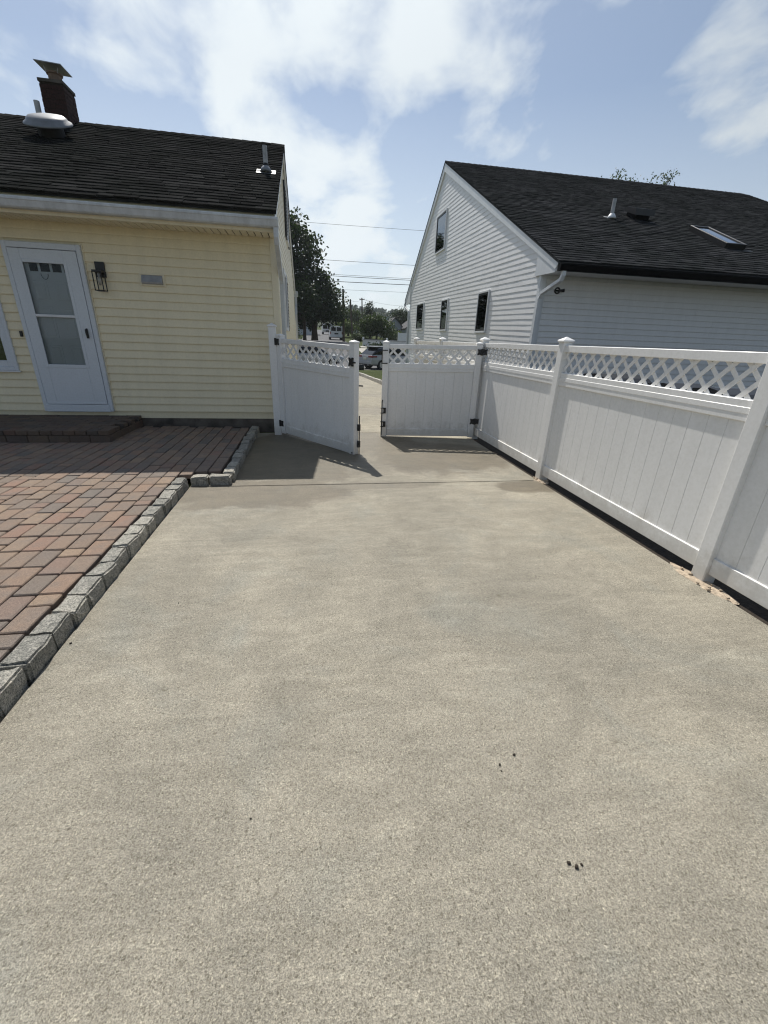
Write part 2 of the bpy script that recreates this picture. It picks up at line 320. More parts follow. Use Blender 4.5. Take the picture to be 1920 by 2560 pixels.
# ------------------------------------------------------------------ mesh helpers
ORG = {}
def org(p): return ORG.get(p.name, Vector((0, 0, 0))) if p else Vector((0, 0, 0))
def tag(o, label=None, cat=None, group=None, kind=None):
    if label: o['label'] = label
    if cat: o['category'] = cat
    if group: o['group'] = group
    if kind: o['kind'] = kind
    return o
def thing(name, loc, label, cat, group=None):
    o = bpy.data.objects.new(name, None); COL.objects.link(o); o.location = loc; o.empty_display_size = 0.1
    ORG[o.name] = Vector(loc); return tag(o, label, cat, group)
def new_mesh(name, v, f, mat, smooth=False, recalc=True):
    me = bpy.data.meshes.new(name); me.from_pydata(v, [], f)
    if recalc:
        bm = bmesh.new(); bm.from_mesh(me); bmesh.ops.recalc_face_normals(bm, faces=bm.faces); bm.to_mesh(me); bm.free()
    if smooth: me.polygons.foreach_set('use_smooth', [True] * len(me.polygons))
    me.materials.append(M[mat]); me.update(); return me
def place(name, me, parent=None, mat4=None):
    o = bpy.data.objects.new(name, me); COL.objects.link(o)
    if parent: o.parent = parent; ORG[o.name] = org(parent)
    if mat4 is not None:
        o.matrix_basis = Matrix.Translation(-org(parent)) @ mat4
        ORG[o.name] = org(parent)
    return o
class MB:
    def __init__(s, T=None): s.v = []; s.f = []; s.T = T
    def add(s, v, f):
        n = len(s.v); s.v += [Vector(p) for p in v]; s.f += [tuple(i + n for i in q) for q in f]; return s
    def box(s, x0, x1, y0, y1, z0, z1):
        return s.add([(x, y, z) for z in (z0, z1) for y in (y0, y1) for x in (x0, x1)],
                     [(0, 2, 3, 1), (4, 5, 7, 6), (0, 1, 5, 4), (2, 6, 7, 3), (0, 4, 6, 2), (1, 3, 7, 5)])
    def cbox(s, x0, x1, y0, y1, z0, z1, c=0.004):
        X, Y, Z = (x0, x1), (y0, y1), (z0, z1); v = []; idx = {}
        for i in (0, 1):
            for j in (0, 1):
                for k in (0, 1):
                    p = Vector((X[i], Y[j], Z[k])); d = (c if i == 0 else -c, c if j == 0 else -c, c if k == 0 else -c)
                    for a in range(3):
                        q = p.copy()
                        for b in range(3):
                            if b != a: q[b] += d[b]
                        idx[(i, j, k, a)] = len(v); v.append(q)
        f = []
        for a in range(3):
            b, e = (a + 1) % 3, (a + 2) % 3
            for s_ in (0, 1):
                def key(u, w):
                    t = [0, 0, 0]; t[a] = s_; t[b] = u; t[e] = w; return tuple(t)
                f.append(tuple(idx[key(u, w) + (a,)] for u, w in ((0, 0), (1, 0), (1, 1), (0, 1))))
            for u in (0, 1):
                for w in (0, 1):
                    def k2(t_):
                        t = [0, 0, 0]; t[a] = t_; t[b] = u; t[e] = w; return tuple(t)
                    f.append((idx[k2(0) + (b,)], idx[k2(1) + (b,)], idx[k2(1) + (e,)], idx[k2(0) + (e,)]))
        for i in (0, 1):
            for j in (0, 1):
                for k in (0, 1): f.append((idx[(i, j, k, 0)], idx[(i, j, k, 1)], idx[(i, j, k, 2)]))
        return s.add(v, f)
    def prism(s, poly, ext):
        n = len(poly); ext = Vector(ext); a = [Vector(p) for p in poly]
        return s.add(a + [p + ext for p in a], [tuple(range(n))[::-1], tuple(range(n, 2 * n))] + [(i, (i + 1) % n, n + (i + 1) % n, n + i) for i in range(n)])
    def tube(s, pts, r, n=8, caps=True):
        pts = [Vector(p) for p in pts]; rs = r if isinstance(r, (list, tuple)) else [r] * len(pts); rings = []; up = None
        for i, p in enumerate(pts):
            t = (pts[min(i + 1, len(pts) - 1)] - pts[max(i - 1, 0)]).normalized()
            if up is None: up = Vector((0, 0, 1)) if abs(t.z) < 0.9 else Vector((0, 1, 0))
            a = t.cross(up).normalized(); b = a.cross(t).normalized(); up = b
            rings.append([p + (a * math.cos(q) + b * math.sin(q)) * rs[i] for q in (2 * math.pi * k / n for k in range(n))])
        v = [p for rg in rings for p in rg]
        f = [(i * n + k, i * n + (k + 1) % n, (i + 1) * n + (k + 1) % n, (i + 1) * n + k) for i in range(len(pts) - 1) for k in range(n)]
        if caps: f += [tuple(range(n))[::-1], tuple(range((len(pts) - 1) * n, len(pts) * n))]
        return s.add(v, f)
    def rtube(s, pts, w, h, side):           # rectangular section swept through pts, side = the section's width direction
        side = Vector(side).normalized(); v = []; pts = [Vector(p) for p in pts]
        for i, p in enumerate(pts):
            t = (pts[min(i + 1, len(pts) - 1)] - pts[max(i - 1, 0)]).normalized(); b = t.cross(side).normalized()
            v += [p + side * a * w / 2 + b * c * h / 2 for a, c in ((-1, -1), (1, -1), (1, 1), (-1, 1))]
        f = [(i * 4 + k, i * 4 + (k + 1) % 4, i * 4 + 4 + (k + 1) % 4, i * 4 + 4 + k) for i in range(len(pts) - 1) for k in range(4)]
        n = len(pts) * 4; return s.add(v, f + [(3, 2, 1, 0), (n - 4, n - 3, n - 2, n - 1)])
    def lathe(s, prof, c, n=24, T=None):
        v = []; c = Vector(c)
        for r, z in prof:
            for k in range(n):
                p = Vector((r * math.cos(2 * math.pi * k / n), r * math.sin(2 * math.pi * k / n), z))
                v.append(c + (T @ p if T else p))
        f = [(i * n + k, i * n + (k + 1) % n, (i + 1) * n + (k + 1) % n, (i + 1) * n + k) for i in range(len(prof) - 1) for k in range(n)]
        return s.add(v, f + [tuple(range(n))[::-1], tuple(range((len(prof) - 1) * n, len(prof) * n))])
    def build(s, name, mat, parent=None, smooth=False, recalc=True):
        o = org(parent); v = [(s.T @ p if s.T else p) - o for p in s.v]
        return place(name, new_mesh(name, v, s.f, mat, smooth, recalc), parent)
def struct(o): o['kind'] = 'structure'; return o

# ------------------------------------------------------------------ terrain and roads
PROF = [(-60, -0.03), (15.5, -0.03), (22, -0.14), (28, -0.46), (31.4, -0.68), (32, -0.70), (39.6, -0.24), (40.2, -0.2), (44, 0.36), (46.5, 0.66), (48, 0.80), (60, 1.08), (76, 1.18), (86, 1.85), (100, 2.15), (130, 2.6), (220, 6.0), (420, 9.0), (1500, 12.0)]
def tz(y):
    for (a, za), (b, zb) in zip(PROF, PROF[1:]):
        if a <= y <= b: return za + (zb - za) * (y - a) / (b - a)
    return PROF[-1][1] if y > 0 else PROF[0][1]
xs = [-900, -200, -80, -30, -12, -4, 0, 4, 12, 30, 80, 200, 900]
v = [(x, y, z) for y, z in PROF for x in xs]; n = len(xs)
gr = place('ground', new_mesh('ground', v, [(j * n + i, j * n + i + 1, (j + 1) * n + i + 1, (j + 1) * n + i) for j in range(len(PROF) - 1) for i in range(n - 1)], 'grass_ground', recalc=False)); struct(gr)

def sheet(name, left, right, ys, mat, dz, thick=0.0):
    mb = MB(); v = []
    for y in ys: v += [(left(y), y, tz(y) + dz), (right(y), y, tz(y) + dz)]
    mb.add(v, [(2 * i, 2 * i + 1, 2 * i + 3, 2 * i + 2) for i in range(len(ys) - 1)]); return struct(mb.build(name, mat, recalc=False))
sheet('street', lambda y: -160, lambda y: 160, [32.0, 35, 38, 39.8], 'asphalt', 0.02)
sheet('side_street', lambda y: -2.2 + 0.03 * (y - 48), lambda y: 4.4 + 0.03 * (y - 48) + (3.0 if y < 41 else 0), [39.85, 40.2, 42, 44, 46.5, 48, 60, 76, 86, 100, 130, 170], 'asphalt', 0.03)
k = MB(); k.box(-160, -0.5, 31.75, 31.98, tz(31.9) - 0.1, tz(31.9) + 0.14); k.box(3.2, 160, 31.75, 31.98, tz(31.9) - 0.1, tz(31.9) + 0.14); struct(k.build('kerb_near', 'pale_kerb'))
k = MB(); k.box(7.6, 160, 39.86, 40.1, tz(40) - 0.2, tz(40) + 0.13); k.box(-160, -4, 39.86, 40.1, tz(40) - 0.2, tz(40) + 0.13); struct(k.build('kerb_far', 'pale_kerb'))
sheet('far_pavement', lambda y: 5.2, lambda y: 60, [46.6, 47.9], 'pale_kerb', 0.03)
# far driveway apron seen between the gates
ap = MB(); ap.add([(5.2, 40.15, tz(40.15) + 0.05), (6.6, 40.15, tz(40.15) + 0.05), (5.7, 46, tz(46) + 0.04), (4.6, 46, tz(46) + 0.04)], [(0, 1, 2, 3)]); struct(ap.build('far_path', 'pale_kerb', recalc=False))

# driveway: slabs with a saw joint between them
drive = bpy.data.objects.new('driveway', None); COL.objects.link(drive); drive['kind'] = 'structure'; ORG['driveway'] = Vector((0, 0, 0))
def slab(x0, x1, y0, y1, z0, z1, c=0.006):
    mb = MB(); mb.cbox(x0, x1, y0, y1, -0.16, 0.0, c)
    for p in mb.v: p.z += z0 + (z1 - z0) * (p.y - y0) / (y1 - y0)
    return mb.build('concrete_slab', 'concrete', drive)
slab(-1.30, 2.655, -4.5, 4.423, 0, 0)
slab(-1.30, 2.655, 4.437, 7.17, 0, 0)
slab(-0.30, 2.655, 7.179, 10.0, 0, 0)
slab(-0.30, 2.62, 10.009, 12.65, 0, 0.0)
slab(-0.30, 2.6, 12.659, 15.5, 0, 0.0)
slab(-0.30, 3.2, 15.509, 18.6, 0, tz(18.6) + 0.03)
slab(-0.30, 3.2, 18.609, 22.0, tz(18.6) + 0.03, tz(22) + 0.03)
slab(-0.30, 3.0, 22.009, 27.0, tz(22) + 0.03, tz(27) + 0.03)
slab(-0.30, 3.0, 27.009, 31.9, tz(27) + 0.03, tz(31.9) + 0.03)
# lawn with its curved stone edging beside the far driveway
edge_pts = [(2.62, 12.0), (2.60, 14.2), (2.52, 16.0), (2.42, 18.0), (2.3, 20.0), (2.05, 22.0), (1.6, 24.0)]
mb = MB(); lawn = []
for x, y in edge_pts: lawn += [(x + 0.05, y, tz(y) + 0.13), (4.6, y, tz(y) + 0.13)]
mb.add(lawn, [(2 * i, 2 * i + 1, 2 * i + 3, 2 * i + 2) for i in range(len(edge_pts) - 1)])
mb.add([(1.65, 24.0, tz(24) + 0.13), (9, 24.0, tz(24) + 0.13), (9, 31.7, tz(31.7) + 0.13), (1.2, 31.7, tz(31.7) + 0.13)], [(0, 1, 2, 3)])
struct(mb.build('lawn', 'grass_ground', recalc=False))
ek = bpy.data.objects.new('lawn_kerb', None); COL.objects.link(ek); ek['kind'] = 'structure'; ORG['lawn_kerb'] = Vector((0, 0, 0))
for (x0, y0), (x1, y1) in zip(edge_pts, edge_pts[1:]):
    m = 8
    for i in range(m):
        a, b = i / m + 0.01, (i + 1) / m - 0.01
        p, q = Vector((x0 + (x1 - x0) * a, y0 + (y1 - y0) * a, 0)), Vector((x0 + (x1 - x0) * b, y0 + (y1 - y0) * b, 0))
        s = (q - p).normalized().cross(Vector((0, 0, 1))) * 0.06; z = tz(p.y); h = 0.15 + RN.uniform(-0.01, 0.01)
        MB().prism([p - s + Vector((0, 0, z - .05)), q - s + Vector((0, 0, z - .05)), q + s + Vector((0, 0, z - .05)), p + s + Vector((0, 0, z - .05))], (0, 0, h + .05)).build('kerb_block', 'pale_kerb', ek)

# ------------------------------------------------------------------ paver patio with granite block kerb
PZ = 0.085
patio = MB().add([(-1.40, -4.5, 0.055), (-1.40, 4.60, 0.055), (-0.99, 4.60, 0.055), (-0.99, 7.36, 0.055), (-9, 7.36, 0.055), (-9, -4.5, 0.055)], [(0, 1, 2, 3, 4, 5)]).build('patio', 'soil', recalc=False); struct(patio)
def paver_mesh(lx, ly, h=0.05, c=0.006, seed=0, mat='paver_mat'):
    r = random.Random(seed); mb = MB().cbox(-lx / 2, lx / 2, -ly / 2, ly / 2, -h, 0, c)
    for p in mb.v:
        p.x += r.uniform(-.0018, .0018); p.y += r.uniform(-.0018, .0018); p.z += r.uniform(-.0012, .0012)
    return new_mesh('paver', mb.v, mb.f, mat)
PL, PW = 0.2325, 0.1375
full = [paver_mesh(PW - 0.010, PL - 0.010, seed=i) for i in range(6)]
half = [paver_mesh(PW - 0.010, PL / 2 - 0.010, seed=20 + i) for i in range(3)]
cells = []
STEP_X, STEP_Y = -2.71, 6.12
for ci in range(-3, 44):
    cx = -1.445 - PW * (ci + 0.5)
    y0 = -1.3 if ci >= 0 else 4.60
    y = y0 - RN.choice((0.0, 0.5)) * PL + RN.uniform(-.012, .012)
    y += 0.5 * PL * (ci % 2)
    while y < 7.34:
        hv = RN.random() < 0.10; L = PL / 2 if hv else PL; cy = y + L / 2; y += L
        if cy - L / 2 < y0 - 0.02 and ci < 0: continue
        if cy + L / 2 > 7.36: continue
        if cx < STEP_X - .1 and cy > STEP_Y + .15: continue
        cells.append((cx + RN.uniform(-.002, .002), cy, hv))
def vis(c):
    p = project((c[0], c[1], PZ))
    if not p or not (-90 < p[0] < 2010 and 0 < p[1] < 2660): return 1e9
    return p[2] + (0 if 0 < p[0] < 1920 else 50)
cells.sort(key=vis)
rest = MB()
for i, (cx, cy, hv) in enumerate(cells):
    T = Matrix.Translation((cx, cy, PZ + RN.uniform(-.003, .003))) @ Matrix.Rotation(RN.gauss(0, .008), 4, 'Z') @ Matrix.Rotation(RN.gauss(0, .006), 4, 'X') @ Matrix.Rotation(RN.gauss(0, .008), 4, 'Y')
    me = RN.choice(half if hv else full)
    if i < 300: place('paver', me, patio, T)
    else: rest.add([T @ q.co for q in me.vertices], [tuple(q.vertices) for q in me.polygons])
tag(rest.build('pavers', 'paver_mat', patio, recalc=False), kind='stuff')

# granite block kerb
gk = bpy.data.objects.new('stone_kerb', None); COL.objects.link(gk); gk['kind'] = 'structure'; ORG['stone_kerb'] = Vector((0, 0, 0))
def granite_block(name, L, Wd, Hh, seed, mat='granite'):
    bm = bmesh.new(); bmesh.ops.create_cube(bm, size=1.0)
    bmesh.ops.bevel(bm, geom=list(bm.edges), offset=0.07, segments=2, affect='EDGES')
    bmesh.ops.subdivide_edges(bm, edges=list(bm.edges), cuts=2 if mat == 'granite' else 1, use_grid_fill=True)
    r = random.Random(seed); o = Vector((r.uniform(0, 50), r.uniform(0, 50), r.uniform(0, 50)))
    tap = r.uniform(-.05, .05)
    for p in bm.verts:
        c = Vector((p.co.x * L, p.co.y * Wd, p.co.z * Hh))
        c.x *= 1 + tap * p.co.y * 2
        kk = min(1.0, L / .12); dlt = (mn.noise_vector(c * 11 + o) * 0.008 + mn.noise_vector(c * 38 + o) * 0.006 + mn.noise_vector(c * 85 + o) * 0.0025) * kk
        p.co = c + dlt
    bmesh.ops.triangulate(bm, faces=[f for f in bm.faces if len(f.verts) > 4])
    me = bpy.data.meshes.new(name); bm.to_mesh(me); bm.free(); me.materials.append(M[mat])
    me.polygons.foreach_set('use_smooth', [mat != 'granite'] * len(me.polygons)); me.update(); return me
def kerb_run(p0, p1, seed, stop=None):
    d = (Vector(p1) - Vector(p0)); Lt = d.length; d.normalize(); ang = math.atan2(d.y, d.x); s = 0; i = 0; r = random.Random(seed)
    while s < Lt - 0.05:
        L = min(r.uniform(0.165, 0.235), Lt - s)
        if Lt - s - L < 0.07: L = Lt - s
        Hh = 0.17; c = Vector(p0) + d * (s + L / 2)
        T = Matrix.Translation((c.x + r.uniform(-.006, .006), c.y, 0.094 - Hh / 2 + r.uniform(-.008, .010))) @ Matrix.Rotation(ang + r.gauss(0, .03), 4, 'Z') @ Matrix.Rotation(r.gauss(0, .03), 4, 'X') @ Matrix.Rotation(r.gauss(0, .03), 4, 'Y')
        place('granite_block', granite_block('granite_block', L - 0.005, 0.115 + r.uniform(-.008, .008), Hh, seed * 100 + i), gk, T)
        s += L; i += 1
kerb_run((-1.362, -0.55, 0), (-1.362, 4.44, 0), 3)
kerb_run((-1.29, 4.525, 0), (-0.885, 4.525, 0), 4)
kerb_run((-0.935, 4.60, 0), (-0.955, 7.34, 0), 5)
mb = MB().box(-1.41, -1.33, -0.6, 4.5, -.1, 0.045); struct(mb.build('kerb_mortar', 'rubble_mat'))

# ------------------------------------------------------------------ doorstep
step = thing('paver_doorstep', (-4.5, 6.7, PZ), 'dark low brick paver step in front of the pale blue storm door', 'step')
SZ = 0.243
MB().box(-6.2, STEP_X - 0.012, STEP_Y + 0.012, 7.345, PZ - .03, SZ - 0.05).build('base', 'soil', step)
x = STEP_X; i = 0
fs = [paver_mesh(0.1325, 0.225, 0.06, 0.006, 40 + i, 'paver_shaded') for i in range(4)]
while x > -6.2:      # front course laid across, then rows behind
    T = Matrix.Translation((x - 0.07, STEP_Y + 0.1125, SZ)) @ Matrix.Rotation(RN.gauss(0, .01), 4, 'Z')
    if x > -4.9: place('paver', fs[i % 4], step, T)
    x -= 0.14; i += 1
yy = STEP_Y + 0.235
row = 0
while yy < 7.25:
    x = STEP_X - 0.115 * (row % 2)
    while x > -5.0:
        T = Matrix.Translation((x - 0.117, yy + 0.067, SZ + RN.uniform(-.002, .002))) @ Matrix.Rotation(math.pi / 2 + RN.gauss(0, .01), 4, 'Z')
        place('paver', fs[RN.randrange(4)], step, T); x -= 0.234
    yy += 0.14; row += 1
for x0, x1, y0, y1 in ((-6.2, STEP_X, STEP_Y, STEP_Y + .1), (STEP_X - .1, STEP_X, STEP_Y + .1, 7.34)):   # riser courses
    L = max(x1 - x0, y1 - y0); m = int(L / 0.235)
    for i in range(m):
        a, b = i / m, (i + 1) / m
        if x1 - x0 > y1 - y0:
            if x0 + L * b < -5.0: continue
            MB().cbox(x0 + L * a + .003, x0 + L * b - .003, y0 + .002, y1, PZ - .02, SZ - .066, .006).build('riser_block', 'paver_shaded', step)
        else: MB().cbox(x0, x1 - .002, y0 + L * a + .003, y0 + L * b - .003, PZ - .02, SZ - .066, .006).build('riser_block', 'paver_shaded', step)

# ------------------------------------------------------------------ siding, shingles
def plank(mapf, u0b, u1b, u0t, u1t, z0, e, mat, parent, seed, proj=0.023, wave=0.0014, name='siding_plank'):
    prof = [(-0.003, 0.011), (0.0045, 0.011), (proj - .003, -0.001), (proj - .0005, 0.0), (proj, 0.006), (proj - .0005, 0.016), (0.003, e + 0.012), (-0.003, e + 0.012)]
    nseg = max(1, int((u1b - u0b) / 0.45)); v = []; r = random.Random(seed); off = r.uniform(0, 100)
    for i in range(nseg + 1):
        t = i / nseg
        for j, (o, z) in enumerate(prof):
            k_ = max(0.0, min(1.0, z / e)); a = u0b + (u0t - u0b) * k_; b = u1b + (u1t - u1b) * k_; u = a + (b - a) * t
            w = wave * mn.noise((u * 1.7, off, 0)) * 2 if j in (2, 3, 4, 5) else 0
            v.append(mapf(u, o + w, z0 + z))
    m = len(prof)
    f = [(i * m + j, i * m + (j + 1) % m, (i + 1) * m + (j + 1) % m, (i + 1) * m + j) for i in range(nseg) for j in range(m)]
    f += [tuple(range(m))[::-1], tuple(range(nseg * m, nseg * m + m))]
    return MB().add(v, f).build(name, mat, parent)

def shingle_set(prefix, roof, O, U, V, Nn, len_u, len_v, expo, mat, seed, lo, hi, wavy=0.0, keep=300, tooth=0.004):
    """lay shingle tabs on the slope that starts at O, runs U along the eave and V up the slope; the 300 largest in view are pieces."""
    r = random.Random(seed); tabs = []
    rows = int(len_v / expo)
    for j in range(rows):
        u = -r.uniform(0, hi); v = j * expo
        jit = r.uniform(-.004, .004)
        while u < len_u:
            w = r.uniform(lo, hi); a = max(u, 0.0); b = min(u + w, len_u); u += w
            if b - a < 0.04: continue
            tabs.append((a, b, v + jit + r.uniform(-.003, .003), r.uniform(0, tooth)))
    def key(t):
        p = project(O + U * ((t[0] + t[1]) / 2) + V * t[2])
        return p[2] / max(.05, t[1] - t[0]) if p and -20 < p[0] < 1940 and 0 < p[1] < 2560 else 1e9
    tabs.sort(key=key)
    B = Matrix((U, V, Nn)).transposed().to_4x4()
    protos = []
    for q in range(7):
        pass
    rest = MB(); cache = {}
    for i, (a, b, v, h) in enumerate(tabs):
        w = round(b - a - .004, 2); Lv = expo * 1.3
        wob = wavy * mn.noise(((a + b) * 0.6, v * 0.9, seed)) + wavy * .5 * mn.noise(((a + b) * 2.6, v * 2.9, seed + 5))
        verts = [(-w / 2, 0, 0.0), (w / 2, 0, 0.0), (w / 2, Lv, -.004), (-w / 2, Lv, -.004), (-w / 2, 0, .016), (w / 2, 0, .016), (w / 2, Lv, .002), (-w / 2, Lv, .002)]
        faces = [(0, 3, 2, 1), (4, 5, 6, 7), (0, 1, 5, 4), (1, 2, 6, 5), (2, 3, 7, 6), (3, 0, 4, 7)]
        T = Matrix.Translation(O + U * ((a + b) / 2) + V * v + Nn * (h + wob)) @ B
        if i < keep and key((a, b, v, h)) < 1e9:
            if w not in cache: cache[w] = new_mesh('shingle', verts, faces, mat, recalc=False)
            place('shingle', cache[w], roof, T)
        else: rest.add([T @ Vector(p) for p in verts], faces)
    tag(rest.build('shingles', mat, roof, recalc=False), kind='stuff')

# ------------------------------------------------------------------ yellow house
YW, XS, XL = 7.35, -0.47, -9.0         # front wall plane, side wall plane, far left
EAVE_Y, EAVE_Z, RIDGE_Y, RIDGE_Z, FAR_Y = 6.84, 3.035, 10.90, 5.08, 15.3
SL = (RIDGE_Z - EAVE_Z) / (RIDGE_Y - EAVE_Y)
Z0, EXPO = 0.307, 0.1146
yh = thing('yellow_house', (-4.7, YW, 0), 'pale yellow sided house with white storm door and dark shingle roof', 'house')
SOF = 2.814
body = MB(); body.box(XL, XS - .004, YW + .004, FAR_Y - .5, 0.2, SOF + .1)
body.prism([(XL, YW + .02, SOF), (XL, FAR_Y - .5, SOF), (XL, RIDGE_Y, RIDGE_Z - .12)], (XS - .004 - XL, 0, 0))
wall = body.build('wall', 'yellow_siding', yh)
mpf = lambda u, o, z: (u, YW - o, z)
z = Z0; i = 0
while z < SOF - 0.01:
    e = min(EXPO, SOF + .02 - z)
    segs = [(-6.9, -4.03), (-3.12, XS - 0.075)] if z < 2.5 else [(-6.9, XS - .075)]
    if .82 < z < 2.30: segs = [(-6.9, -5.72), (-4.30, -4.03), (-3.12, XS - 0.075)]
    for a, b in segs:
        if a == -6.9 and z > 2.5:
            plank(mpf, a, -3.3, a, -3.3, z, e, 'yellow_siding', wall, i * 7 + 1); plank(mpf, -3.302, b, -3.302, b, z, e, 'yellow_siding', wall, i * 7 + 2)
        else: plank(mpf, a, b, a, b, z, e, 'yellow_siding', wall, i * 7 + int(b * 10))
    z += EXPO; i += 1
mps = lambda u, o, z: (XS + o, u, z)
z = Z0; i = 0
while z < RIDGE_Z - 0.25:
    def lim(zz):
        a = YW + .02 if zz < 2.93 else EAVE_Y + (zz + .10 - EAVE_Z) / SL + .05
        b = FAR_Y - .5 if zz < 2.93 else RIDGE_Y + (RIDGE_Z - .10 - zz) / SL - .05
        return a, b
    a0, b0 = lim(z); a1, b1 = lim(z + EXPO)
    if b1 - a1 > .1: plank(mps, a0, b0, a1, b1, z, EXPO, 'yellow_siding', wall, 300 + i, proj=.0115)
    z += EXPO; i += 1
MB().cbox(XS - .078, XS + .018, YW - .028, YW + .075, Z0 - .005, SOF, .004).build('corner_post', 'cream_trim', yh)
MB().cbox(XS - .075, XS + .016, FAR_Y - .57, FAR_Y - .482, Z0 - .005, SOF, .004).build('corner_post', 'cream_trim', yh)
MB().box(XL, XS - .015, YW + .012, YW + .3, -0.1, Z0 + .01).box(XS - .3, XS - .012, YW + .3, FAR_Y - .52, -.1, Z0 + .01).build('foundation', 'foundation_mat', yh)
# soffit: grooved vinyl panels
sof = MB().box(XL, XS + .02, EAVE_Y + .085, YW + .002, SOF + .016, SOF + .03).build('soffit', 'soil', yh)
x = XS + .02
while x > -6.5:
    MB().cbox(x - .083, x - .0005, EAVE_Y + .09, YW - .004, SOF, SOF + .015, .003).build('soffit_panel', 'cream_trim', sof); x -= 0.0955
# cream fascia drop and the white gutter
MB().box(XL, XS + .035, EAVE_Y + .04, EAVE_Y + .086, SOF - .012, EAVE_Z - .02).build('fascia', 'cream_trim', yh)
gp = [(0.0, 0.0), (-.085, 0.0), (-.10, 0.015), (-.118, 0.075), (-.126, .082), (-.126, .108), (-.118, .115), (-.110, .115), (-.110, .10), (-.07, .02), (-.01, .012), (-.01, .12), (0, .12)]
GY, GZ = EAVE_Y + .038, SOF + .028
gut = MB().prism([(XL, GY + a, GZ + b) for a, b in gp], (XS + .085 - XL, 0, 0)).build('gutter', 'gutter_white', yh)
MB().prism([(XS + .0855, GY + a, GZ + b) for a, b in [(0, 0), (-.085, 0), (-.10, .015), (-.12, .078), (-.126, .11), (0, .12)]], (.004, 0, 0)).build('end_cap', 'gutter_white', gut)
MB().rtube([(XS + .055, GY - .05, GZ + .01), (XS + .055, GY - .05, GZ - .10), (XS + .055, GY - .02, GZ - .16), (XS + .06, YW + .10, SOF - .50), (XS + .06, YW + .14, SOF - .57), (XS + .06, YW + .14, 0.14)], .062, .078, (1, 0, 0)).build('downspout', 'gutter_white', yh)
MB().rtube([(XS + .05, FAR_Y - .05, 2.72), (XS + .05, FAR_Y - .12, 2.45), (XS + .05, FAR_Y - .42, 2.15), (XS + .05, FAR_Y - .44, .2)], .07, .08, (1, 0, 0)).build('downspout', 'gutter_white', yh)
MB().box(XL, XS + .12, FAR_Y - .12, FAR_Y + .02, 2.68, 2.83).build('gutter', 'gutter_white', yh)
# roof deck, rake trim, shingles
def roof_deck(x0, x1, ey, ez, ry, rz, fy, fz, th):
    return MB().prism([(x0, ey, ez), (x0, ry, rz), (x0, fy, fz), (x0, fy, fz - th), (x0, ry, rz - th), (x0, ey, ez - th)], (x1 - x0, 0, 0))
FAR_Z = RIDGE_Z - SL * (FAR_Y - RIDGE_Y)
roof = roof_deck(XL, XS + .065, EAVE_Y, EAVE_Z, RIDGE_Y, RIDGE_Z, FAR_Y, FAR_Z, .035).build('roof', 'shingle_old', yh)
rk = MB()
rk.prism([(XS + .018, EAVE_Y + .06, EAVE_Z - .02), (XS + .018, RIDGE_Y, RIDGE_Z - .036), (XS + .018, RIDGE_Y, RIDGE_Z - .15), (XS + .018, EAVE_Y + .06, EAVE_Z - .14)], (.03, 0, 0))
rk.prism([(XS + .018, FAR_Y - .06, FAR_Z - .02), (XS + .018, RIDGE_Y + .002, RIDGE_Z - .036), (XS + .018, RIDGE_Y + .002, RIDGE_Z - .15), (XS + .018, FAR_Y - .06, FAR_Z - .14)], (.03, 0, 0))
rk.build('rake_board', 'white_trim', yh)
Vs = Vector((0, 1, SL)).normalized(); Ns = Vector((0, -SL, 1)).normalized(); slope_len = Vector((0, RIDGE_Y - EAVE_Y, RIDGE_Z - EAVE_Z)).length
shingle_set('s', roof, Vector((-7.6, EAVE_Y, EAVE_Z)) - Vs * .02 + Ns * .004, Vector((1, 0, 0)), Vs, Ns, 7.6 + XS + .075, slope_len, 0.1405, 'shingle_old', 5, 0.16, 0.34, wavy=0.010, tooth=.006)
x = -8.9
cp = MB().prism([(0, -.15, -.15 * SL + .0), (0, 0, .004), (0, .15, -.15 * SL), (0, .15, -.15 * SL + .012), (0, 0, .018), (0, -.15, -.15 * SL + .012)], (.26, 0, 0)); cpm = new_mesh('ridge_cap', cp.v, cp.f, 'shingle_old')
x = -7.5
while x < XS - .1:
    place('ridge_cap', cpm, roof, Matrix.Translation((x, RIDGE_Y, RIDGE_Z + .008)) @ Matrix.Rotation(.035, 4, 'Y')); x += .19
def roof_pt(x, y, off=0): return Vector((x, y, EAVE_Z + (y - EAVE_Y) * SL + off))
# chimney of real bricks with clay flue and sheet metal cap
M_brick = simple('chimney_brick', (0.045, 0.020, 0.016), 0.95, var=0.5, scale=30, bmp=0.004, bscale=80)
CX0, CX1, CY0, CY1, CT = -4.56, -4.18, 10.50, 10.93, 5.50
ch = MB().box(CX0 + .008, CX1 - .008, CY0 + .008, CY1 - .008, 4.6, CT - .01).build('chimney', 'soil', yh)
zc = 4.72; j = 0
while zc < CT - .05:
    for ax in (0, 1):
        a0, a1 = (CX0, CX1) if ax == 0 else (CY0, CY1)
        m = 2; o = (j % 2) * .5
        cuts = [a0] + [a0 + (a1 - a0) * (t + o) / m for t in range(0 if o else 1, m)] + [a1]
        for p, q in zip(cuts, cuts[1:]):
            if q - p < .03: continue
            for side in (0, 1):
                jx = RN.uniform(-.003, .003)
                if ax == 0:
                    yb = (CY0 + jx, CY0 + .02) if side == 0 else (CY1 - .02, CY1 + jx)
                    MB().box(p + .004, q - .004, *yb, zc, zc + .057).build('brick', 'chimney_brick', ch)
                else:
                    xb = (CX0 + jx, CX0 + .02) if side == 0 else (CX1 - .02, CX1 + jx)
                    MB().box(*xb, p + .004, q - .004, zc, zc + .057).build('brick', 'chimney_brick', ch)
    zc += .067; j += 1
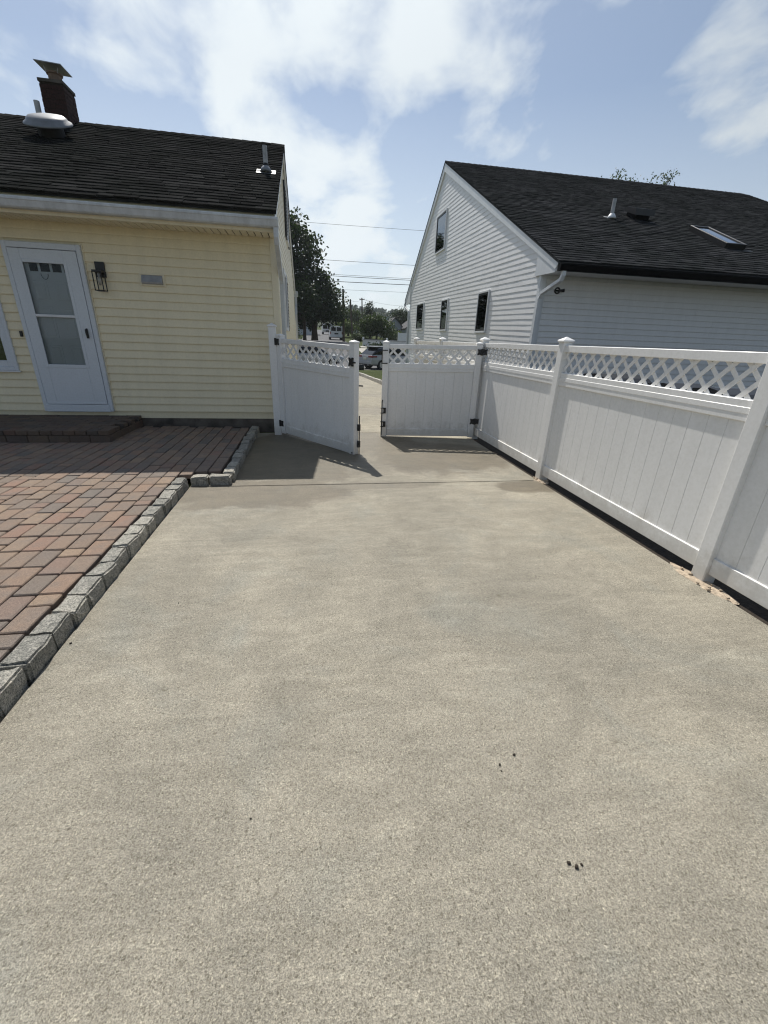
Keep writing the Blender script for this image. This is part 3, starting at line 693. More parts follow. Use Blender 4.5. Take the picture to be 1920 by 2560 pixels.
MB().prism([(CX0 - .01, CY0 - .01, CT - .02), (CX1 + .01, CY0 - .01, CT - .02), (CX1 + .01, CY1 + .01, CT - .02), (CX0 - .01, CY1 + .01, CT - .02)], (0, 0, .045)).build('crown_cap', 'foundation_mat', ch)
MB().lathe([(.10, 0), (.105, .13), (.125, .135), (.125, .16), (.09, .16)], (-4.36, 10.70, CT + .02), 12).build('flue', 'flue_clay', ch)
MB().prism([(-4.57, 10.50, CT + .255), (-4.15, 10.50, CT + .235), (-4.15, 10.90, CT + .235), (-4.57, 10.90, CT + .255)], (0, 0, .012)).tube([(-4.45, 10.62, CT + .16), (-4.47, 10.60, CT + .25)], .006, 5).tube([(-4.27, 10.62, CT + .16), (-4.25, 10.60, CT + .24)], .006, 5).tube([(-4.27, 10.78, CT + .16), (-4.25, 10.80, CT + .24)], .006, 5).tube([(-4.45, 10.78, CT + .16), (-4.47, 10.80, CT + .25)], .006, 5).build('cowl', 'grey_metal', ch)
MB().prism([(CX0 - .02, CY0 - .02, roof_pt(0, CY0 - .02).z - .02), (CX1 + .02, CY0 - .02, roof_pt(0, CY0 - .02).z - .02), (CX1 + .02, CY0 - .008, roof_pt(0, CY0 - .02).z - .02), (CX0 - .02, CY0 - .008, roof_pt(0, CY0 - .02).z - .02)], (0, 0, .10)).build('flashing', 'black_metal', ch)
# mushroom roof vent, thin pipe beside the chimney and the boot pipe near the gable
c = roof_pt(-4.13, 9.62); Tt = Ns.to_track_quat('Z', 'Y').to_matrix()
rv = MB().lathe([(.30, .17), (.345, .155), (.352, .165), (.34, .185), (.30, .205), (.285, .235), (.25, .262), (.15, .278), (.01, .282)], c, 36, Tt).build('roof_vent', 'galvanised', yh, smooth=True)
MB().lathe([(.19, -.02), (.19, .19)], c, 24, Tt).build('vent_throat', 'black_metal', rv)
pb = roof_pt(-4.66, 10.50)
MB().tube([pb - Vector((0, 0, .1)), pb + Vector((0, 0, .32))], .045, 12).build('vent_pipe', 'pvc_grey', yh, smooth=False)
pb = roof_pt(-0.635, 8.69)
pp = MB().tube([pb - Vector((0, 0, .1)), pb + Vector((0, 0, .36))], .036, 14).build('vent_pipe', 'pvc_grey', yh)
MB().lathe([(.052, 0), (.046, .03), (.038, .05)], pb + Vector((0, 0, .08)), 14).build('rubber_collar', 'black_rubber', pp)
MB().lathe([(.10, .0), (.085, .04), (.055, .075), (.045, .085)], pb + Ns * .01, 16).build('boot', 'galvanised', pp, smooth=True)
B3 = Matrix((Vector((1, 0, 0)), Vs, Ns)).transposed()
mb = MB().cbox(-.155, .155, -.10, .14, .012, .018, .002); mb.v = [pb + B3 @ p for p in mb.v]; mb.build('flange', 'galvanised', pp)

# storm door with the panelled door behind
door = MB()
DX0, DX1, DZ0, DZ1 = -4.06, -3.09, 0.307, 2.56
YO = YW - .065
# casing
door.cbox(DX0, DX0 + .06, YO, YW + .03, DZ0, DZ1, .006).cbox(DX1 - .06, DX1, YO, YW + .03, DZ0, DZ1, .006).cbox(DX0 + .06, DX1 - .06, YO + .001, YW + .03, DZ1 - .075, DZ1 - .001, .006).cbox(DX0 + .04, DX1 - .04, YO - .012, YW + .05, DZ0 - .004, DZ0 + .105, .005)
dcase = door.build('door', 'blue_white_paint', yh)
MB().cbox(DX0 - .016, DX0 - .0005, YW - .032, YW, DZ0, DZ1 + .016, .003).cbox(DX1 + .0005, DX1 + .016, YW - .032, YW, DZ0, DZ1 + .016, .003).cbox(DX0, DX1, YW - .031, YW, DZ1 + .0005, DZ1 + .015, .003).build('trim', 'cream_trim', dcase)
LX0, LX1, LZ0, LZ1 = -3.995, -3.155, .416, 2.478
GX0, GX1, GZ0, GZ1 = -3.855, -3.325, .985, 2.325
leaf = MB(); y0, y1 = YO - .006, YO + .028
leaf.cbox(LX0, GX0, y0, y1, LZ0, LZ1, .004).cbox(GX1, LX1, y0, y1, LZ0, LZ1, .004).cbox(GX0, GX1, y0 + .0005, y1, GZ1, LZ1 - .0005, .004).cbox(GX0, GX1, y0 + .0005, y1, LZ0 + .0005, GZ0, .004)
leaf.cbox(GX0 - .03, GX0 + .012, y0 - .006, y0 + .01, GZ0 - .04, GZ1 + .03, .003).cbox(GX1 - .012, GX1 + .03, y0 - .006, y0 + .01, GZ0 - .04, GZ1 + .03, .003).cbox(GX0 + .012, GX1 - .012, y0 - .0055, y0 + .01, GZ1 - .012, GZ1 + .029, .003).cbox(GX0 + .012, GX1 - .012, y0 - .0055, y0 + .01, GZ0 - .039, GZ0 + .012, .003)
leaf.cbox(LX0 + .005, LX1 - .005, y0 - .004, y0 + .008, LZ0 + .002, LZ0 + .03, .003)
leaf.build('storm_leaf', 'blue_white_paint', dcase)
MB().cbox(GX0 + .005, GX1 - .005, y0 - .004, y0 + .018, 1.637, 1.672, .004).build('meeting_rail', 'white_trim', dcase)
MB().box(GX0, GX1, y0 + .012, y0 + .016, 1.66, GZ1).build('pane', 'door_glass', dcase)
MB().box(GX0, GX1, y0 + .008, y0 + .011, GZ0, 1.65).build('pane', 'door_glass', dcase)
inn = MB().box(DX0 + .06, DX1 - .06, YW - .014, YW + .03, LZ0, DZ1 - .08)
for px0, px1, pz0, pz1 in ((-3.80, -3.63, 1.86, 2.10), (-3.52, -3.35, 1.86, 2.10), (-3.80, -3.63, 1.36, 1.78), (-3.52, -3.35, 1.36, 1.78), (-3.80, -3.63, .70, 1.26), (-3.52, -3.35, .70, 1.26)):
    inn.cbox(px0, px1, YW - .018, YW - .004, pz0, pz1, .004).cbox(px0 + .03, px1 - .03, YW - .022, YW - .006, pz0 + .03, pz1 - .03, .006)
inn.build('inner_door', 'door_inner', dcase)
for a, b in ((-3.80, -3.70), (-3.665, -3.55), (-3.515, -3.405), (-3.37, -3.335)):
    MB().box(a, b, YW - .018, YW + .004, 2.215, 2.315).build('lite', 'dark_inside', dcase)
MB().tube([(-3.63 + .045 * math.cos(t), YW - .02, 2.20 - .07 * abs(math.sin(t)) - .01) for t in [math.pi * q / 10 for q in range(11)]], .003, 5).build('wreath_cord', 'black_metal', dcase)
hd = MB().cbox(-3.232, -3.206, y0 - .012, y0 - .001, 1.37, 1.505, .004)
hd.tube([(-3.218, y0 - .012, 1.485), (-3.218, y0 - .045, 1.485), (-3.216, y0 - .05, 1.45), (-3.213, y0 - .048, 1.37)], [.011, .011, .012, .008], 8)
hd.build('handle', 'black_metal', dcase)
# window at the left, dryer vent, doorbell
wn = MB(); wy0, wy1 = YW - .045, YW + .02
WX0, WX1, WZ0, WZ1 = -5.75, -4.272, .893, 2.35
wn.cbox(WX1 - .05, WX1, wy0, wy1, WZ0, WZ1, .005).cbox(WX0, WX0 + .05, wy0, wy1, WZ0, WZ1, .005).cbox(WX0 + .05, WX1 - .05, wy0 + .001, wy1, WZ1 - .05, WZ1 - .001, .005).cbox(WX0 + .05, WX1 - .05, wy0 + .001, wy1, WZ0 + .001, WZ0 + .05, .005)
win = wn.build('window', 'blue_white_paint', yh)
s = MB(); sy = wy0 + .014
s.cbox(WX1 - .128, WX1 - .05, sy, wy1, WZ0 + .05, WZ1 - .05, .005).cbox(WX0 + .05, WX0 + .128, sy, wy1, WZ0 + .05, WZ1 - .05, .005).cbox(WX0 + .128, WX1 - .128, sy + .001, wy1, WZ0 + .05, WZ0 + .138, .005).cbox(WX0 + .128, WX1 - .128, sy + .001, wy1, WZ1 - .138, WZ1 - .05, .005).build('sash', 'blue_white_paint', win)
MB().box(WX0 + .12, WX1 - .12, sy + .02, sy + .024, WZ0 + .13, WZ1 - .13).build('pane', 'window_glass', win)
MB().box(WX0 + .12, WX1 - .12, sy + .04, sy + .044, WZ0 + .13, WZ1 - .13).build('curtain', 'curtain', win)
MB().cbox(WX0 - .02, WX1 + .012, wy0 - .01, wy1, WZ0 - .024, WZ0 - .001, .004).build('sill', 'white_trim', win)
vt = MB(); vx0, vx1, vz0, vz1 = -2.40, -2.06, 2.105, 2.268
vt.cbox(vx0, vx0 + .03, YW - .034, YW, vz0, vz1, .003).cbox(vx1 - .03, vx1, YW - .034, YW, vz0, vz1, .003).cbox(vx0 + .03, vx1 - .03, YW - .0335, YW, vz0 + .0005, vz0 + .026, .003).cbox(vx0 + .03, vx1 - .03, YW - .0335, YW, vz1 - .022, vz1 - .0005, .003)
vo = vt.build('wall_vent', 'cream_trim', yh)
MB().prism([(vx0 + .03, YW - .005, vz1 - .022), (vx0 + .03, YW - .028, vz1 - .024), (vx0 + .03, YW - .062, vz0 + .05), (vx0 + .03, YW - .056, vz0 + .028), (vx0 + .03, YW - .005, vz0 + .027)], (.28, 0, 0)).build('damper_flap', 'grey_metal', vo)
MB().cbox(-4.133, -4.103, YW - .045, YW - .005, 1.362, 1.437, .004).build('doorbell', 'black_plastic', yh)
# gable side: lower window with trim and black shutters, upper window shutters
def side_window(y0, y1, z0, z1, sh):
    w = MB().cbox(XS + .005, XS + .045, y0, y0 + .07, z0, z1, .004).cbox(XS + .005, XS + .045, y1 - .07, y1, z0, z1, .004).cbox(XS + .005, XS + .044, y0 + .07, y1 - .07, z1 - .07, z1, .004).cbox(XS + .005, XS + .05, y0 + .07, y1 - .07, z0, z0 + .06, .004).build('window', 'white_trim', yh)
    MB().box(XS + .012, XS + .02, y0 + .07, y1 - .07, z0 + .06, z1 - .07).build('pane', 'window_glass', w)
    MB().box(XS + .003, XS + .008, y0 + .07, y1 - .07, z0 + .06, z1 - .07).build('pane_backing', 'dark_inside', w)
    for a, b in sh:
        m = MB().cbox(XS + .012, XS + .045, a, b, z0, z1, .004); q = z0 + .08
        while q < z1 - .1: m.prism([(XS + .045, a + .05, q), (XS + .055, a + .05, q), (XS + .045, a + .05, q + .045)], (0, b - a - .1, 0)); q += .06
        m.build('shutter', 'black_metal', w)
side_window(8.75, 9.55, 1.60, 2.62, ((9.57, 9.87),))
side_window(11.0, 11.75, 3.45, 4.45, ((10.66, 10.98), (11.77, 12.09)))

# wall lantern beside the door
lt = thing('wall_lantern', (-2.9, YW - .01, 2.2), 'black open frame wall lantern on yellow siding beside the storm door', 'lamp')
MB().cbox(-2.955, -2.835, YW - .045, YW - .008, 2.18, 2.375, .004).build('back_plate', 'black_metal', lt)
MB().cbox(-2.845 + .0, -2.805, YW - .012, YW - .004, 2.16, 2.40, .002).build('mount_block', 'cream_trim', lt)
MB().cbox(-2.96, -2.84, YW - .17, YW - .045, 2.235, 2.262, .003).build('roof_cap', 'black_metal', lt)
fr = MB()
for xx in (-2.962, -2.853):
    for yb in (YW - .172, YW - .06): fr.cbox(xx, xx + .012, yb, yb + .012, 2.01, 2.24, .002)
fr.cbox(-2.962, -2.841, YW - .172, YW - .16, 2.0, 2.012, .002).cbox(-2.962, -2.841, YW - .06, YW - .048, 2.0, 2.012, .002).cbox(-2.962, -2.95, YW - .16, YW - .06, 2.0, 2.012, .002).cbox(-2.853, -2.841, YW - .16, YW - .06, 2.0, 2.012, .002)
fr.build('frame', 'black_metal', lt)
MB().lathe([(.016, 0), (.018, .05), (.016, .055)], (-2.90, YW - .11, 2.18), 10).build('socket', 'galvanised', lt)
MB().lathe([(.012, 0), (.026, .05), (.022, .085), (.012, .11)], (-2.90, YW - .11, 2.075), 12).build('bulb', 'lamp_frost', lt, smooth=True)

# ------------------------------------------------------------------ white neighbour house
XG, YB, YF, XR = 4.708, 9.12, 21.45, 16.4
TILT = 0.025
zt = lambda y: TILT * (y - YB)
NE_Y, NE_Z, NR_Y, NR_Z, NF_Y, NF_Z = 8.42, 2.985, 16.95, 7.11, 22.5, 3.33
NS1 = (NR_Z - NE_Z) / (NR_Y - NE_Y); NS2 = (NR_Z - NF_Z) / (NF_Y - NR_Y)
wh = thing('white_house', (10, 15, 0), 'white sided gable house with dark charcoal roof and black gutter behind the fence', 'house')
NSOF = 2.845
b_ = MB(); b_.box(XG + .004, XR, YB + .004, YF, -.3, NSOF + .02)
b_.prism([(XG + .004, YB + .03, NSOF), (XG + .004, YF, NSOF), (XG + .004, YF, 3.15), (XG + .004, NR_Y, NR_Z - .15)], (XR - XG - .004, 0, 0))
ww = b_.build('wall', 'white_siding', wh)
mpg = lambda u, o, z: (XG - o, u, z + zt(u))
z = 0.30; i = 0
def top_lim(zz, upper=.20):
    # u limits at height zz below the rake boards
    lo, hi = YB + .02, YF - .02
    for _ in range(2):
        l = NE_Y + (zz + zt(lo) + upper - NE_Z) / NS1; h_ = NF_Y - (zz + zt(hi) + upper - NF_Z) / NS2
        if zz > NSOF - .05: lo = max(YB + .02, l); hi = min(YF - .02, h_)
    return lo, hi
while z < 6.9:
    a0, b0 = top_lim(z); a1, b1 = top_lim(z + EXPO)
    if b0 - a0 < .15: break
    if b1 - a1 < .05: a1 = b1 = (a0 + b0) / 2; b1 += .03
    L = b0 - a0; n_ = max(1, round(L / 3.3)); cuts = [0.0]
    for q in range(1, n_): cuts.append(min(.97, max(.03, (q + RN.uniform(-.32, .32)) / n_)))
    cuts.append(1.0)
    for q, (s0, s1) in enumerate(zip(cuts, cuts[1:])):
        g0 = .0015 if q else 0; g1 = .0015 if q < len(cuts) - 2 else 0
        plank(mpg, a0 + L * s0 + g0, a0 + L * s1 - g1, a1 + (b1 - a1) * s0 + g0, a1 + (b1 - a1) * s1 - g1, z, EXPO, 'white_siding', ww, 900 + i * 5 + q, proj=0.0115 + RN.uniform(-.0008, .0008), wave=.0016)
    z += EXPO; i += 1
mpb = lambda u, o, z: (u, YB - o, z)
z = 0.30; i = 0
while z < NSOF - .01:
    e = min(EXPO, NSOF + .02 - z); c_ = RN.uniform(7.5, 9.5)
    plank(mpb, XG + .115, c_, XG + .115, c_, z, e, 'white_siding', ww, 2000 + i); plank(mpb, c_ + .002, XR - .1, c_ + .002, XR - .1, z, e, 'white_siding', ww, 2100 + i)
    z += EXPO; i += 1
MB().cbox(XG - .016, XG + .02, YB - .028, YB + .07, .25, NSOF + .02, .004).cbox(XG + .021, XG + .118, YB - .029, YB + .03, .25, NSOF, .004).build('corner_post', 'white_trim', wh)
MB().cbox(XG - .016, XG + .05, YF - .08, YF + .016, .25, NSOF + .3, .004).build('corner_post', 'white_trim', wh)
MB().box(XG - .03, XR, NE_Y + .09, YB - .002, NSOF, NSOF + .02).build('soffit', 'white_trim', wh)
MB().cbox(XG + .11, XR, YB - .034, YB - .012, NSOF - .07, NSOF - .001, .004).build('frieze_board', 'white_trim', wh)
# boxed eave end and rake boards
def eave_end(y0, y1, zb, zw, flip):
    pass
MB().prism([(XG - .045, YB + .20, NSOF - .01), (XG - .045, NE_Y + .10, NSOF - .03), (XG - .045, NE_Y + .04, NE_Z - .035), (XG - .045, YB + .20, NE_Z - .035 + NS1 * (YB + .16 - NE_Y))], (.04, 0, 0)).build('eave_return', 'white_trim', wh)
MB().prism([(XG - .045, YF - .02, 3.13), (XG - .045, NF_Y - .15, 3.10), (XG - .045, NF_Y - .08, NF_Z - .03), (XG - .045, YF - .02, NF_Z - .03 + NS2 * (NF_Y - YF - .06))], (.04, 0, 0)).build('eave_return', 'white_trim', wh)
rb = .235
MB().prism([(XG - .055, NE_Y + .0, NE_Z - .035), (XG - .055, NR_Y, NR_Z - .036), (XG - .055, NR_Y, NR_Z - .036 - rb), (XG - .055, NE_Y + .10, NE_Z - .12)], (.048, 0, 0)).build('rake_board', 'white_trim', wh)
MB().prism([(XG - .055, NF_Y, NF_Z - .035), (XG - .055, NR_Y + .002, NR_Z - .036), (XG - .055, NR_Y + .002, NR_Z - .036 - rb), (XG - .055, NF_Y - .1, NF_Z - .12)], (.048, 0, 0)).build('rake_board', 'white_trim', wh)
nroof = roof_deck(XG - .07, XR + .2, NE_Y - .02, NE_Z - .01, NR_Y, NR_Z, NF_Y + .02, NF_Z - .01, .03).build('roof', 'shingle_charcoal', wh)
nV = Vector((0, 1, NS1)).normalized(); nN = Vector((0, -NS1, 1)).normalized()
shingle_set('n', nroof, Vector((XG - .075, NE_Y - .03, NE_Z - .01)) + nN * .004, Vector((1, 0, 0)), nV, nN, XR + .27 - XG, Vector((0, NR_Y - NE_Y, NR_Z - NE_Z)).length + .03, 0.1405, 'shingle_charcoal', 8, 0.13, 0.32, wavy=.002, tooth=.007)
cp = MB().prism([(0, -.16, -.16 * NS1), (0, 0, .004), (0, .16, -.16 * NS2), (0, .16, -.16 * NS2 + .014), (0, 0, .022), (0, -.16, -.16 * NS1 + .014)], (.27, 0, 0)); cpm = new_mesh('ridge_cap', cp.v, cp.f, 'shingle_charcoal')
x = XG - .06
while x < XR:
    place('ridge_cap', cpm, nroof, Matrix.Translation((x, NR_Y, NR_Z + .012)) @ Matrix.Rotation(.05, 4, 'Y')); x += .2
def nroof_pt(x, y, off=0): return Vector((x, y, NE_Z + (y - NE_Y) * NS1)) + nN * off
bg_ = MB().prism([(XG - .06, NE_Y + a * 1.0 + .0, NE_Z - .165 + b * 1.1) for a, b in gp], (XR - XG + .2, 0, 0)).build('gutter', 'black_gutter', wh)
MB().prism([(XG - .065, NE_Y + a, NE_Z - .165 + b * 1.1) for a, b in [(0, 0), (-.085, 0), (-.10, .015), (-.12, .078), (-.126, .11), (0, .12)]], (.005, 0, 0)).build('end_cap', 'black_gutter', bg_)
MB().box(XG - .03, XR, NE_Y + .002, NE_Y + .09, NSOF - .02, NE_Z - .045).build('fascia', 'white_trim', wh)
MB().rtube([(XG + .05, NE_Y - .05, NE_Z - .15), (XG + .05, NE_Y - .05, NE_Z - .24), (XG + .04, NE_Y - .02, NE_Z - .31), (XG + .0, YB - .13, 2.50), (XG - .01, YB - .07, 2.40), (XG - .01, YB - .06, .15)], .075, .06, (1, .0, 0)).build('downspout', 'white_trim', wh)
MB().rtube([(XG - .06, NF_Y - .02, NF_Z - .16), (XG - .06, NF_Y - .08, NF_Z - .30), (XG - .06, YF + .08, 2.78), (XG - .06, YF + .05, 2.68), (XG - .06, YF + .05, .2)], .08, .07, (1, 0, 0)).build('downspout', 'gutter_white', wh)
MB().box(XG - .05, XR, NF_Y - .02, NF_Y + .10, NF_Z - .16, NF_Z - .04).build('gutter', 'black_gutter', wh)
def gable_window(y0, y1, z0, z1, label=None, curtain=None, upper=False):
    q = lambda yy: zt(yy)
    t = (q(y0) + q(y1)) / 2; z0 += t; z1 += t
    w = MB().cbox(XG - .055, XG, y0, y0 + .045, z0, z1, .004).cbox(XG - .055, XG, y1 - .045, y1, z0, z1, .004).cbox(XG - .054, XG, y0 + .045, y1 - .045, z1 - .045, z1, .004).cbox(XG - .06, XG, y0 + .045, y1 - .045, z0, z0 + .045, .004).build('window', 'white_trim', wh)
    f = .045
    MB().cbox(XG - .045, XG - .002, y0 + f, y0 + f + .05, z0 + f, z1 - f, .003).cbox(XG - .045, XG - .002, y1 - f - .05, y1 - f, z0 + f, z1 - f, .003).cbox(XG - .044, XG - .002, y0 + f + .05, y1 - f - .05, z1 - f - .05, z1 - f, .003).cbox(XG - .044, XG - .002, y0 + f + .05, y1 - f - .05, z0 + f, z0 + f + .05, .003).build('frame', 'black_metal', w)
    MB().box(XG - .032, XG - .026, y0 + f + .05, y1 - f - .05, z0 + f + .05, z1 - f - .05).build('pane', 'window_glass', w)
    MB().box(XG - .022, XG - .016, y0 + f + .05, y1 - f - .05, z0 + f + .05, z1 - f - .05).build('pane_backing', 'white_trim' if curtain == 'all' else 'dark_inside', w)  # white backing paints a sky reflection, dark backing an unlit room
    if curtain == 'top': MB().box(XG - .0255, XG - .0225, y0 + f + .05, y1 - f - .05, z1 - f - .17, z1 - f - .05).build('blind', 'white_trim', w)
gable_window(18.72, 19.92, 1.70, 2.74, curtain='top')
gable_window(15.35, 16.13, 1.70, 2.72)
gable_window(11.73, 12.51, 1.70, 2.74)
gable_window(16.32, 17.53, 4.28, 5.48, curtain='all')  # no curtain here: white behind the glass imitates mirrored sky
# things on the charcoal roof
pb = nroof_pt(7.68, 11.66)
pp = MB().tube([pb - Vector((0, 0, .1)), pb + Vector((0, 0, .44))], .045, 14).build('vent_pipe', 'pvc_grey', wh)
MB().lathe([(.12, .0), (.095, .05), (.065, .10), (.055, .11)], pb + nN * .01, 16).build('boot', 'white_trim', pp, smooth=True)
B4 = Matrix((Vector((1, 0, 0)), nV, nN)).transposed()
def on_roof(mb, c): mb.v = [c + B4 @ p for p in mb.v]; return mb
on_roof(MB().cbox(-.14, .14, -.16, .16, .012, .018, .002), pb).build('flange', 'white_trim', pp)
c = nroof_pt(8.58, 11.92)
rv = on_roof(MB().prism([(-.28, -.26, .14), (-.28, -.20, .27), (-.28, .22, .20), (-.28, .26, .10)], (.56, 0, 0)), c).build('roof_vent', 'black_metal', wh)
on_roof(MB().box(-.20, .20, -.20, .20, .0, .16), c).build('vent_throat', 'black_gutter', rv)
on_roof(MB().cbox(-.36, .36, -.36, .36, .012, .018, .002), c).build('flange', 'black_metal', rv)
c = nroof_pt(9.88, 10.60)
sk = MB(); SW, SH = .28, .70
sk.cbox(-SW, -SW + .055, -SH, SH, .0, .13, .006).cbox(SW - .055, SW, -SH, SH, .0, .13, .006).cbox(-SW + .055, SW - .055, -SH + .001, -SH + .06, .0, .129, .006).cbox(-SW + .055, SW - .055, SH - .06, SH - .001, .0, .129, .006)
sko = on_roof(sk, c).build('skylight', 'black_metal', wh)
on_roof(MB().box(-SW + .05, SW - .05, -SH + .055, SH - .055, .10, .108), c).build('pane', 'skylight_glass', sko)
on_roof(MB().box(-SW + .05, SW - .05, -SH + .055, SH - .055, .015, .02), c).build('shaft', 'far_white', sko)
on_roof(MB().cbox(-SW - .05, SW + .16, -SH - .14, -SH - .002, .014, .022, .002), c).build('flashing', 'black_metal', sko)
# security camera on the white house
scm = thing('security_camera', (5.12, YB - .02, 2.57), 'small black camera mounted on white siding beside the downspout', 'camera')
Ty = Matrix.Rotation(math.pi / 2, 3, 'X')
MB().lathe([(.05, 0), (.066, .0), (.066, .02), (.05, .024), (.036, .012), (.034, 0)], (5.10, YB - .012, 2.572), 20, Ty).build('mount_ring', 'black_plastic', scm)
MB().tube([(5.15, YB - .03, 2.575), (5.19, YB - .05, 2.575), (5.235, YB - .06, 2.58)], [.02, .026, .034], 10).build('body', 'black_plastic', scm)

# ------------------------------------------------------------------ white vinyl fence
FX = 2.722
def cap(mb, x, y, z, s=.062, T=None):
    mb.cbox(x - s - .012, x + s + .012, y - s - .012, y + s + .012, z + .035, z + .058, .006)
    mb.prism([(x - s + .004, y - s + .004, z), (x + s - .004, y - s + .004, z), (x + s - .004, y + s - .004, z), (x - s + .004, y + s - .004, z)], (0, 0, .034))
    a = s + .006
    mb.add([(x - a, y - a, z + .058), (x + a, y - a, z + .058), (x + a, y + a, z + .058), (x - a, y + a, z + .058), (x, y, z + .092)], [(0, 1, 4), (1, 2, 4), (2, 3, 4), (3, 0, 4), (3, 2, 1, 0)])
    return mb
fence = thing('vinyl_fence', (FX, 4.5, 0), 'white vinyl privacy fence with lattice top along the driveway', 'fence')
def post(parent, x, y, top, s=.0525, capped=True, base=-.02):
    p = MB().cbox(x - s, x + s, y - s, y + s, base, top, .006).build('post', 'white_vinyl', parent)
    if capped: cap(MB(), x, y, top - .012, s + .002).build('cap', 'white_vinyl', p)
    return p
def lattice(parent, T, L, z0, z1, t, name='lattice_slat', pitch=.148, w=.031):
    """two layers of diagonal slats clipped to the opening 0..L by z0..z1 in the local frame of T"""
    h = z1 - z0; hw = w * math.sqrt(2) / 2
    for layer, sgn in ((0, 1), (1, -1)):
        u = -h - pitch
        k_ = 0
        while u < L + h + pitch:
            # centre line from (uc, z0) to (uc + sgn*h, z1)
            uc = u if sgn > 0 else u + h
            lo0, lo1 = uc - hw, uc + hw; hi0, hi1 = lo0 + sgn * h, lo1 + sgn * h
            poly = [(lo0, z0), (lo1, z0), (hi1, z1), (hi0, z1)]
            def clip(poly, lim, keep_less):
                out = []
                for i in range(len(poly)):
                    a, b = poly[i], poly[(i + 1) % len(poly)]
                    ia = (a[0] <= lim) == keep_less or a[0] == lim; ib = (b[0] <= lim) == keep_less or b[0] == lim
                    if ia: out.append(a)
                    if ia != ib:
                        s_ = (lim - a[0]) / (b[0] - a[0]); out.append((lim, a[1] + (b[1] - a[1]) * s_))
                return out
            poly = clip(poly, 0.0, False); poly = clip(poly, L, True) if poly else poly
            if len(poly) >= 3 and max(p[0] for p in poly) - min(p[0] for p in poly) > .01:
                y = (-t, -.0005)[layer], (-.001, t)[layer]
                m = MB(T); m.prism([(p[0], y[0], p[1]) for p in poly], (0, y[1] - y[0], 0)); m.build(name, 'white_vinyl', parent)
            u += pitch; k_ += 1
def panel(parent, p0, p1, zs, planks, drop=0.0, plank_w=None):
    """rails, tongue and groove planks and lattice between two points; zs = bottom rail 0/1, plank top, mid rail top, top rail 0/1"""
    p0, p1 = Vector(p0), Vector(p1); d = p1 - p0; L = math.hypot(d.x, d.y)
    ux = Vector((d.x / L, d.y / L, drop)); n_ = Vector((-d.y / L, d.x / L, 0))
    T = Matrix(((ux.x, n_.x, 0, p0.x), (ux.y, n_.y, 0, p0.y), (ux.z, 0, 1, p0.z), (0, 0, 0, 1)))
    b0, b1, m0, m1, t0, t1 = zs
    MB(T).cbox(0, L, -.027, .027, b0, b1, .004).build('bottom_rail', 'white_vinyl', parent)
    MB(T).cbox(0, L, -.027, .027, m0, m1 - .0, .004).cbox(0, L, -.030, .030, m0 + .045, m1 - .045, .004).build('mid_rail', 'white_vinyl', parent)
    MB(T).cbox(0, L, -.027, .027, t0, t1, .004).build('top_rail', 'white_vinyl', parent)
    for i in range(planks):
        a, b = L * i / planks, L * (i + 1) / planks
        MB(T).cbox(a + .0006, b - .0006, -.011 + RN.uniform(-.0006, .0006), .011, b1 - .01, m0 + .01, .0019).build('plank', 'white_vinyl', parent)
    lattice(parent, T, L, m1 - .004, t0 + .004, .006)
    return T
FZ = (.063, .187, 1.10, 1.233, 1.445, 1.511)
posts_y = (-0.13, 2.185, 4.49, 6.79, 9.1, 11.42)
for y in posts_y:
    if y > 0: post(fence, FX, y, 1.52)
for a, b in zip(posts_y, posts_y[1:]): panel(fence, (FX, a + .05, 0), (FX, b - .05, 0), FZ, 15)
# concrete footings crumbled round two of the posts
def rubble(name, c, rx, ry, seed, label):
    r = random.Random(seed); t = thing(name, c, label, 'rubble')
    bm = bmesh.new(); bmesh.ops.create_circle(bm, segments=26, radius=1, cap_ends=True)
    bmesh.ops.triangulate(bm, faces=bm.faces); bmesh.ops.subdivide_edges(bm, edges=list(bm.edges), cuts=3)
    for p in bm.verts:
        d = p.co.length; k_ = 1 + .25 * mn.noise((p.co.x * 2, p.co.y * 2, seed))
        p.co.x *= rx * k_; p.co.y *= ry * k_
        p.co.z = .012 * (1 - d) + .012 * max(0, mn.noise((p.co.x * 30, p.co.y * 30, seed))) + (.003 if d < .9 else -.006)
    me = bpy.data.meshes.new('mortar_bed'); bm.to_mesh(me); bm.free(); me.materials.append(M['rubble_mat'])
    place('mortar_bed', me, t, Matrix.Translation(c))
    for i in range(9):
        a = r.uniform(0, 6.28); q = r.uniform(.3, .9)
        g_ = granite_block('chip', r.uniform(.010, .024), r.uniform(.008, .018), r.uniform(.006, .012), seed * 30 + i, 'rubble_mat')
        place('chip', g_, t, Matrix.Translation((c[0] + math.cos(a) * rx * q, c[1] + math.sin(a) * ry * q, .014)) @ Matrix.Rotation(r.uniform(0, 3), 4, 'Z'))
rubble('footing_rubble', (2.69, 4.43, 0), .085, .12, 2, 'small broken concrete footing at the middle fence post base')
rubble('footing_rubble', (2.665, 2.14, 0), .075, .27, 3, 'long pale crumbled mortar patch at the nearest fence post base')
MB().box(2.656, 2.95, -4.5, 12, -.16, -.012).build('fence_bed', 'soil')['kind'] = 'structure'

